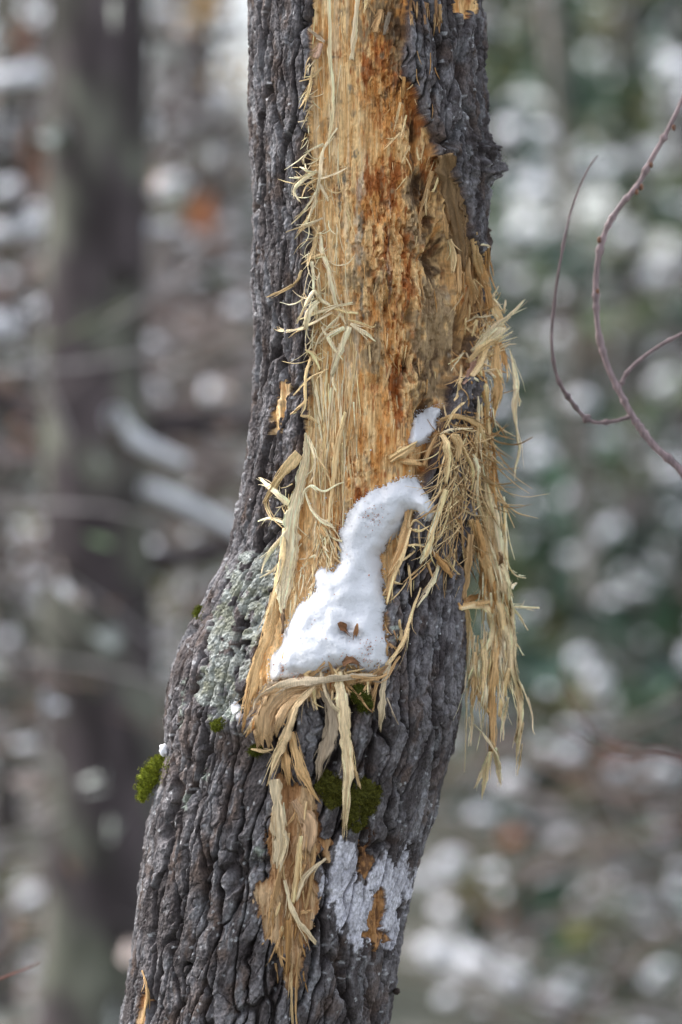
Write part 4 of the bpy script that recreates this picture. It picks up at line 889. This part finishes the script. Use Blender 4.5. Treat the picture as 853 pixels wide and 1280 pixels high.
# snow-laden dead branches at left
def snowbranch(L, D, rpx, label, seed, snowpx):
    s = D / CAMD; P_ = [np.array([sx(a, D + dd), D + dd - CAMD, sz(b, D + dd)]) for a, b, dd in L]
    o = empty('dead_branch', P_[0], label, 'branch', 'snowy dead branches in the blur')
    bag = Bag(); bag.add(*tube(P_, [rpx * K * s, rpx * K * s * .8, rpx * K * s * .4], G(.15, .12, .10), 8, .15, seed, 20)); bag.make('wood', M_farbark, o, P_[0])
    Q = [q + np.array([0, 0, (rpx * .8 + snowpx * .3) * K * s]) for q in P_]
    V_, F_, cc = tube(Q, [snowpx * .5 * K * s, snowpx * .6 * K * s, snowpx * .3 * K * s], G(.78, .79, .83), 10, .35, seed, 26, .0)
    sn = mk('branch_snow', V_, F_, M_snow, cc, None, True, P_[0]); sn.location = P_[0]
    tag(sn, 'white snow lying along the ' + label, 'snow', 'snow along the blurred dead branches')
snowbranch([(140, 530, 0), (160, 560, .1), (232, 592, .2)], 8.5, 9, 'stubby broken branch left of the bend in the trunk', 1, 22)
snowbranch([(182, 622, 0), (235, 645, .1), (300, 680, .2)], 8.8, 8, 'lower slanting branch just left of the bend in the trunk', 2, 20)
snowbranch([(-30, 425, 0), (20, 415, .1), (58, 392, .2)], 10, 7, 'upcurved branch end at the left margin', 3, 22)
snowbranch([(-30, 305, 0), (20, 296, 0), (60, 285, .2)], 11, 6, 'short level branch above the upcurved one at the left margin', 4, 18)
snowbranch([(-20, 112, 0), (40, 104, 0), (75, 112, .2)], 11, 6, 'level branch high on the left margin', 5, 18)
snowbranch([(40, 735, 0), (110, 745, .1), (180, 790, .2)], 12, 6, 'drooping branch left of the lichen patch', 6, 16)
# conifers: trunk plus a crown of flat sprays
def conifer_mesh(seed, H_, col, R0=1.0, n_br=90, per=150, cz=0.25, snowy=0.0):
    r_ = np.random.default_rng(seed); Vs = []; Cs = []
    snow = Bag()
    for k in range(n_br):
        z = H_ * (cz + (1 - cz) * (k / n_br)) ; L = R0 * (1 - (z / H_) ** 1.4) * r_.uniform(.6, 1.1) + .12; a = r_.uniform(0, 6.283)
        d = np.array([math.cos(a), math.sin(a), 0]); tt = r_.uniform(0.1, 1, per)
        base_ = d[None] * (tt * L)[:, None] + np.array([0, 0, z]) + np.stack([0 * tt, 0 * tt, -0.22 * L * tt ** 1.6], -1)
        sp = (0.07 + 0.10 * L * (1 - tt * .6))[:, None]; c_ = base_ + r_.normal(0, 1, (per, 3)) * sp * np.array([1, 1, .28])
        s1 = r_.normal(0, 1, (per, 3)); s1[:, 2] *= .4; s1 /= np.linalg.norm(s1, axis=1)[:, None]; s2 = r_.normal(0, 1, (per, 3)); s2 /= np.linalg.norm(s2, axis=1)[:, None]
        ln = r_.uniform(.05, .13, (per, 1)); wd = r_.uniform(.014, .034, (per, 1))
        q = np.stack([c_ - s1 * ln, c_ + s2 * wd, c_ + s1 * ln, c_ - s2 * wd], 1); Vs.append(q.reshape(-1, 3))
        cc = np.asarray(col)[None] * r_.uniform(.55, 1.6, (per, 1)) * (0.8 + .4 * r_.random()); Cs.append(np.repeat(cc, 4, 0))
        if r_.random() < snowy:
            t = r_.uniform(.4, .95); c0_ = d * t * L + np.array([0, 0, z - 0.22 * L * t ** 1.6 + .05]); Vb, Fb, _ = blob_mesh(c0_, r_.uniform(.05, .11), seed + k, 8, 10, .3, 1.5, (1.2, 1.2, .5)); snow.add(Vb, Fb, G(.78, .79, .83))
    V_ = np.vstack(Vs); F_ = np.arange(len(V_)).reshape(-1, 4)
    return mesh_data('crown', V_, F_, np.vstack(Cs), False, M_leaf), snow
EV = G(.045, .085, .055)
cm = [conifer_mesh(s, 5.5, EV * k, 1.25, 34, 62, .05, .8) for s, k in ((1, 1.0), (2, 1.25), (3, .8))]
def tr_mesh(H_, r_, col):
    V_, F_, cc = tube([(0, 0, -.15), (0.01, 0, H_ * .5), (0, 0, H_)], [r_, r_ * .6, .01], col, 10, .1, 3, 20); return mesh_data('trunk', V_, F_, cc, True, M_farbark)
tm = tr_mesh(5.6, .08, DKB)
sm = []
for c_, s_ in cm: sm.append(mesh_data('snow_load', np.vstack(s_.V), np.vstack(s_.F), np.vstack(s_.C), True, M_snow))
cl = [(600, 30, 0, 1.0, 'evergreen directly behind the right shoulder of the damaged trunk'), (700, 38, 1, .9, 'evergreen behind the pale slender trunk'), (800, 34, 2, .8, 'dense evergreen behind the sapling fork'),
      (870, 27, 1, 1.0, 'evergreen spilling in from the right frame edge'), (750, 46, 0, .95, 'farthest evergreen in the gap right of the pale slender trunk'),
      (20, 33, 2, 1.15, 'shaded evergreen at the left margin'), (235, 36, 2, 1.2, 'dark evergreen seen between the left trunk and the damaged tree'), (130, 42, 0, 1.35, 'far evergreen behind the thick dark trunk'), (850, 44, 2, .9, 'far evergreen behind the one at the right frame edge'),
      (160, 14, 1, .34, 'knee-high young evergreen left of the bend in the trunk'), (40, 18, 0, .42, 'small young evergreen low on the left'), (640, 19, 1, .40, 'small young evergreen low behind the hanging fibres'), (840, 16, 0, .34, 'small young evergreen low at the right edge'),
      (560, 22, 2, .5, 'low evergreen peeping out beside the lower right side of the trunk'), (740, 24, 1, .5, 'low evergreen in front of the foot of the pale slender trunk'), (680, 17, 0, .38, 'very small evergreen near the bottom of the frame')]
for i, (u_, D, k, s_, lab) in enumerate(cl):
    x = sx(u_, D); y = D - CAMD; z = gz(x, y)
    e_ = empty('evergreen_tree', (x, y, z), lab, 'tree', 'evergreens in the blurred woods'); e_.scale = (s_, s_, s_ * 1.05); e_.rotation_euler = (0, 0, i * 1.7)
    a = link('trunk', tm, e_); b_ = link('crown', cm[k][0], e_)
    sn = link('snow_load', sm[k], None); sn.location = (x, y, z); sn.scale = e_.scale; sn.rotation_euler = e_.rotation_euler
    tag(sn, 'snow on the ' + lab, 'snow', 'snow loads on the evergreens', 'stuff')
# leafless brush and clinging dead leaves: nobody could count these
brush = Bag()
for _ in range(1300):
    D = random.uniform(11, 42); u_ = random.uniform(-60, 300) if random.random() < .7 else random.uniform(600, 930)
    dens = 1 if u_ < 330 else .5
    if random.random() > dens: continue
    x = sx(u_, D); y = D - CAMD; z0 = gz(x, y); v_ = random.uniform(-80, 1350); zc = sz(v_, D)
    if zc < z0: zc = z0 + random.uniform(.05, .5)
    a = random.gauss(0, .5) if random.random() < .55 else random.gauss(1.4, .35) * random.choice((-1, 1)); L = random.uniform(.3, 1.1) * (D / 18) ** .5
    d = np.array([math.sin(a), random.gauss(0, .4), math.cos(a)]); c0 = np.array([x, y, zc]); r_ = random.uniform(.004, .013) * (D / 16)
    cl_ = [GB * .8, DKB * 1.1, G(.19, .13, .11), G(.30, .27, .26), G(.05, .04, .04)][random.randrange(5)]
    brush.add(*tube([c0 - d * L / 2, c0 + rng.normal(0, .06, 3), c0 + d * L / 2], [r_, r_ * .8, r_ * .4], cl_, 4, .1, 1, 6, .2))
for _ in range(420):
    D = random.uniform(8.5, 16); u_ = random.uniform(-40, 310) if random.random() < .6 else random.uniform(540, 900); x = sx(u_, D); y = D - CAMD
    zc = max(sz(random.uniform(300, 1320) if u_ < 320 else random.uniform(900, 1340), D), gz(x, y) + .05); a = random.gauss(1.3, .4) * random.choice((-1, 1)); L = random.uniform(.25, .7)
    d = np.array([math.sin(a), random.gauss(0, .4), math.cos(a)]); c0 = np.array([x, y, zc]); r_ = random.uniform(.003, .009)
    brush.add(*tube([c0 - d * L / 2, c0 + rng.normal(0, .04, 3), c0 + d * L / 2], [r_, r_ * .8, r_ * .4], [GB, G(.30, .28, .28), G(.19, .13, .11), G(.10, .11, .07)][random.randrange(4)], 4, .1, 1, 6, .2))
tag(brush.make('leafless_brush', M_farbark), 'tangle of leafless grey-brown twigs filling the woods behind', 'brush', None, 'stuff')
bs = Bag()
for _ in range(520):
    D = random.uniform(9, 40); u_ = random.uniform(-60, 305) if random.random() < .62 else random.uniform(560, 930); v_ = random.uniform(-60, 1340)
    x = sx(u_, D); zc = sz(v_, D)
    if zc < gz(x, D - CAMD): continue
    r_ = random.choice((.4, .6, 1, 1.5)) * random.uniform(.018, .03) * (D / 18)
    bs.add(*blob_mesh((x, D - CAMD, zc), r_, random.randrange(999), 6, 8, .4, 1.5, (random.uniform(1, 2.4), 1, .6))[:2], G(.78, .79, .83))
tag(bs.make('brush_snow', M_snow), 'countless small bits of snow caught on the blurred brush', 'snow', None, 'stuff')
lv = Bag()
def leafcloud(u_, v_, D, su, sv, n_, col, sz_=.035):
    for _ in range(n_):
        D2 = D + random.gauss(0, .5); c0 = np.array([sx(random.gauss(u_, su), D2), D2 - CAMD, sz(random.gauss(v_, sv), D2)])
        a_ = rng.normal(0, 1, 3); a_ /= np.linalg.norm(a_); b_ = np.cross(a_, rng.normal(0, 1, 3)); b_ /= np.linalg.norm(b_); s_ = sz_ * random.uniform(.6, 1.4)
        lv.add(np.array([c0 - a_ * s_, c0 - b_ * s_ * .5, c0 + a_ * s_, c0 + b_ * s_ * .5]), [[0, 1, 2, 3]], np.asarray(col) * random.uniform(.6, 1.5))
OR = G(.36, .13, .05); OL = G(.15, .15, .045)
for q in [(15, 60, 13, 14, 20, 20, OR * .8), (245, 15, 14, 14, 14, 26, G(.38, .22, .06)), (300, 110, 14, 10, 20, 16, G(.3, .2, .07)), (250, 272, 13, 10, 11, 30, OR), (40, 195, 14, 12, 14, 18, OR * .7), (215, 235, 15, 18, 30, 26, OL), (138, 105, 13, 12, 14, 22, OL), (155, 205, 13, 8, 14, 20, OL),
          (20, 560, 14, 12, 24, 18, OR * .6), (100, 630, 11, 26, 30, 60, OL * .9), (130, 660, 11, 24, 26, 50, G(.13, .19, .10)), (200, 730, 12, 8, 14, 24, OL), (640, 1045, 14, 8, 8, 20, OR * 1.2), (610, 1150, 13, 12, 10, 26, OR * .8), (735, 30, 20, 50, 30, 50, OL * .9), (620, 170, 20, 16, 50, 40, OL),
          (800, 200, 20, 16, 60, 40, OL * 1.1), (640, 560, 22, 26, 20, 40, G(.07, .085, .04)), (770, 590, 24, 40, 40, 60, OL * .8), (830, 335, 20, 30, 12, 36, G(.22, .11, .05)), (580, 1010, 18, 30, 16, 60, G(.2, .13, .07)), (820, 880, 22, 30, 30, 60, OL * .8), (700, 1010, 20, 60, 20, 60, G(.14, .10, .06)), (760, 955, 14, 30, 5, 26, OR * .6), (60, 1080, 12, 60, 60, 40, OL * .5)]:
    leafcloud(*q[:6], q[6])
for _ in range(150):
    leafcloud(random.uniform(-20, 300), random.uniform(0, 1280), random.uniform(8.3, 13), 5, 5, 4, random.choice((G(.34, .36, .33), G(.30, .25, .23), G(.03, .025, .025), G(.16, .10, .07), G(.40, .41, .44), G(.05, .07, .04))), .03)
for _ in range(150):
    leafcloud(random.uniform(540, 890), random.uniform(560, 1300), random.uniform(12, 22), 12, 12, 9, random.choice((G(.045, .085, .05), OL * .6, G(.035, .07, .05), G(.06, .08, .03), G(.03, .04, .03))), .07)
for _ in range(40):
    leafcloud(random.uniform(600, 890), random.uniform(150, 560), random.uniform(14, 24), 12, 14, 9, random.choice((G(.045, .085, .05), G(.035, .07, .05), G(.07, .10, .04))), .07)
for _ in range(60):
    leafcloud(random.uniform(600, 880), random.uniform(-20, 170), random.uniform(16, 24), 14, 14, 12, random.choice((G(.05, .085, .05), OL * .6, G(.04, .07, .05))), .08)
for _ in range(120):
    leafcloud(random.uniform(590, 880), random.uniform(0, 1280), random.uniform(14, 24), 8, 8, 6, random.choice((G(.05, .085, .06), G(.04, .07, .05), G(.10, .12, .06), G(.03, .03, .03), G(.14, .10, .07))), .06)
tag(lv.make('clinging_leaves', M_leaf, smooth=False), 'scattered orange and olive leaves still clinging to twigs in the blurred woods', 'leaves', None, 'stuff')
# rounded snow clumps caught in the brush, seen as pale discs of blur
clump = [mesh_data('snow_clump', *blob_mesh((0, 0, 0), 1.0, 40 + k, 12, 16, .22, 1.4, (1, .8, .8))[:2], None, True, None) for k in range(3)]
M_snowf = material('far_snow', 0.7, (5, 5, 5), 0.06, 0, base=(.84, .85, .9))
for c_ in clump: c_.materials.append(M_snowf)
SNL = [(252, 345, 17, 13), (268, 490, 18, 13), (216, 232, 24, 12), (12, 235, 14, 12), (48, 262, 12, 11), (14, 348, 14, 12), (104, 438, 14, 13), (70, 372, 10, 13), (198, 686, 18, 12), (300, 385, 16, 13), (192, 430, 10, 12), (75, 745, 24, 13), (95, 1110, 26, 12), (35, 1120, 20, 13), (195, 480, 8, 12), (110, 225, 16, 13),
       (55, 20, 16, 13), (165, 20, 10, 14), (30, 700, 12, 12), (130, 860, 18, 13), (25, 910, 16, 13), (250, 300, 8, 14), (60, 1190, 30, 12), (240, 620, 12, 13), (150, 770, 14, 12),
       (639, 165, 22, 22), (675, 235, 20, 22), (693, 290, 20, 24), (745, 210, 22, 22), (770, 205, 16, 22), (783, 296, 21, 25), (652, 288, 18, 22), (712, 370, 20, 24), (708, 420, 18, 24), (640, 455, 18, 24), (757, 556, 23, 22), (676, 573, 22, 22), (710, 622, 20, 22), (753, 432, 18, 24),
       (850, 85, 22, 20), (722, 690, 19, 24), (728, 727, 16, 24), (765, 752, 16, 24), (845, 590, 20, 22), (720, 860, 20, 24), (640, 980, 26, 18), (770, 880, 16, 24), (565, 1078, 22, 18), (705, 1055, 18, 22), (625, 1098, 24, 18), (680, 1098, 18, 20), (815, 1222, 20, 18), (560, 1140, 24, 18), (820, 1045, 18, 22), (850, 1090, 14, 22),
       (545, 1190, 26, 16), (600, 1205, 30, 16), (700, 1255, 34, 16), (760, 1140, 20, 18), (590, 870, 14, 26), (650, 1030, 16, 20), (840, 690, 24, 24), (800, 1130, 16, 20), (640, 1230, 28, 16), (830, 480, 20, 24), (665, 760, 16, 22)]
for _ in range(26):
    SNL.append((random.uniform(540, 870), random.uniform(820, 1280), random.uniform(11, 20), random.uniform(13, 18)))
for _ in range(46):
    SNL.append((random.uniform(600, 870), random.uniform(120, 1270), random.uniform(10, 19), random.uniform(13, 34)))
for _ in range(24):
    SNL.append((random.uniform(-10, 300), random.uniform(0, 1270), random.uniform(6, 14), random.uniform(10, 20)))
for i, (u_, v_, r_, D) in enumerate(SNL):
    if u_ > 500: D = 12 + (D - 13) * .40; r_ *= 1.0
    o = link('snow_clump', clump[i % 3]); D += random.uniform(-.8, .8); s_ = r_ * .92 * K * D / CAMD
    o.location = (sx(u_, D), D - CAMD, sz(v_, D)); o.scale = (s_ * random.uniform(.9, 1.25), s_, s_ * random.uniform(.7, 1.0)); o.rotation_euler = (0, random.uniform(-.4, .4), random.uniform(0, 6))
    tag(o, 'white blurred clump of snow caught in the brush behind', 'snow clump', 'snow clumps in the blurred brush')
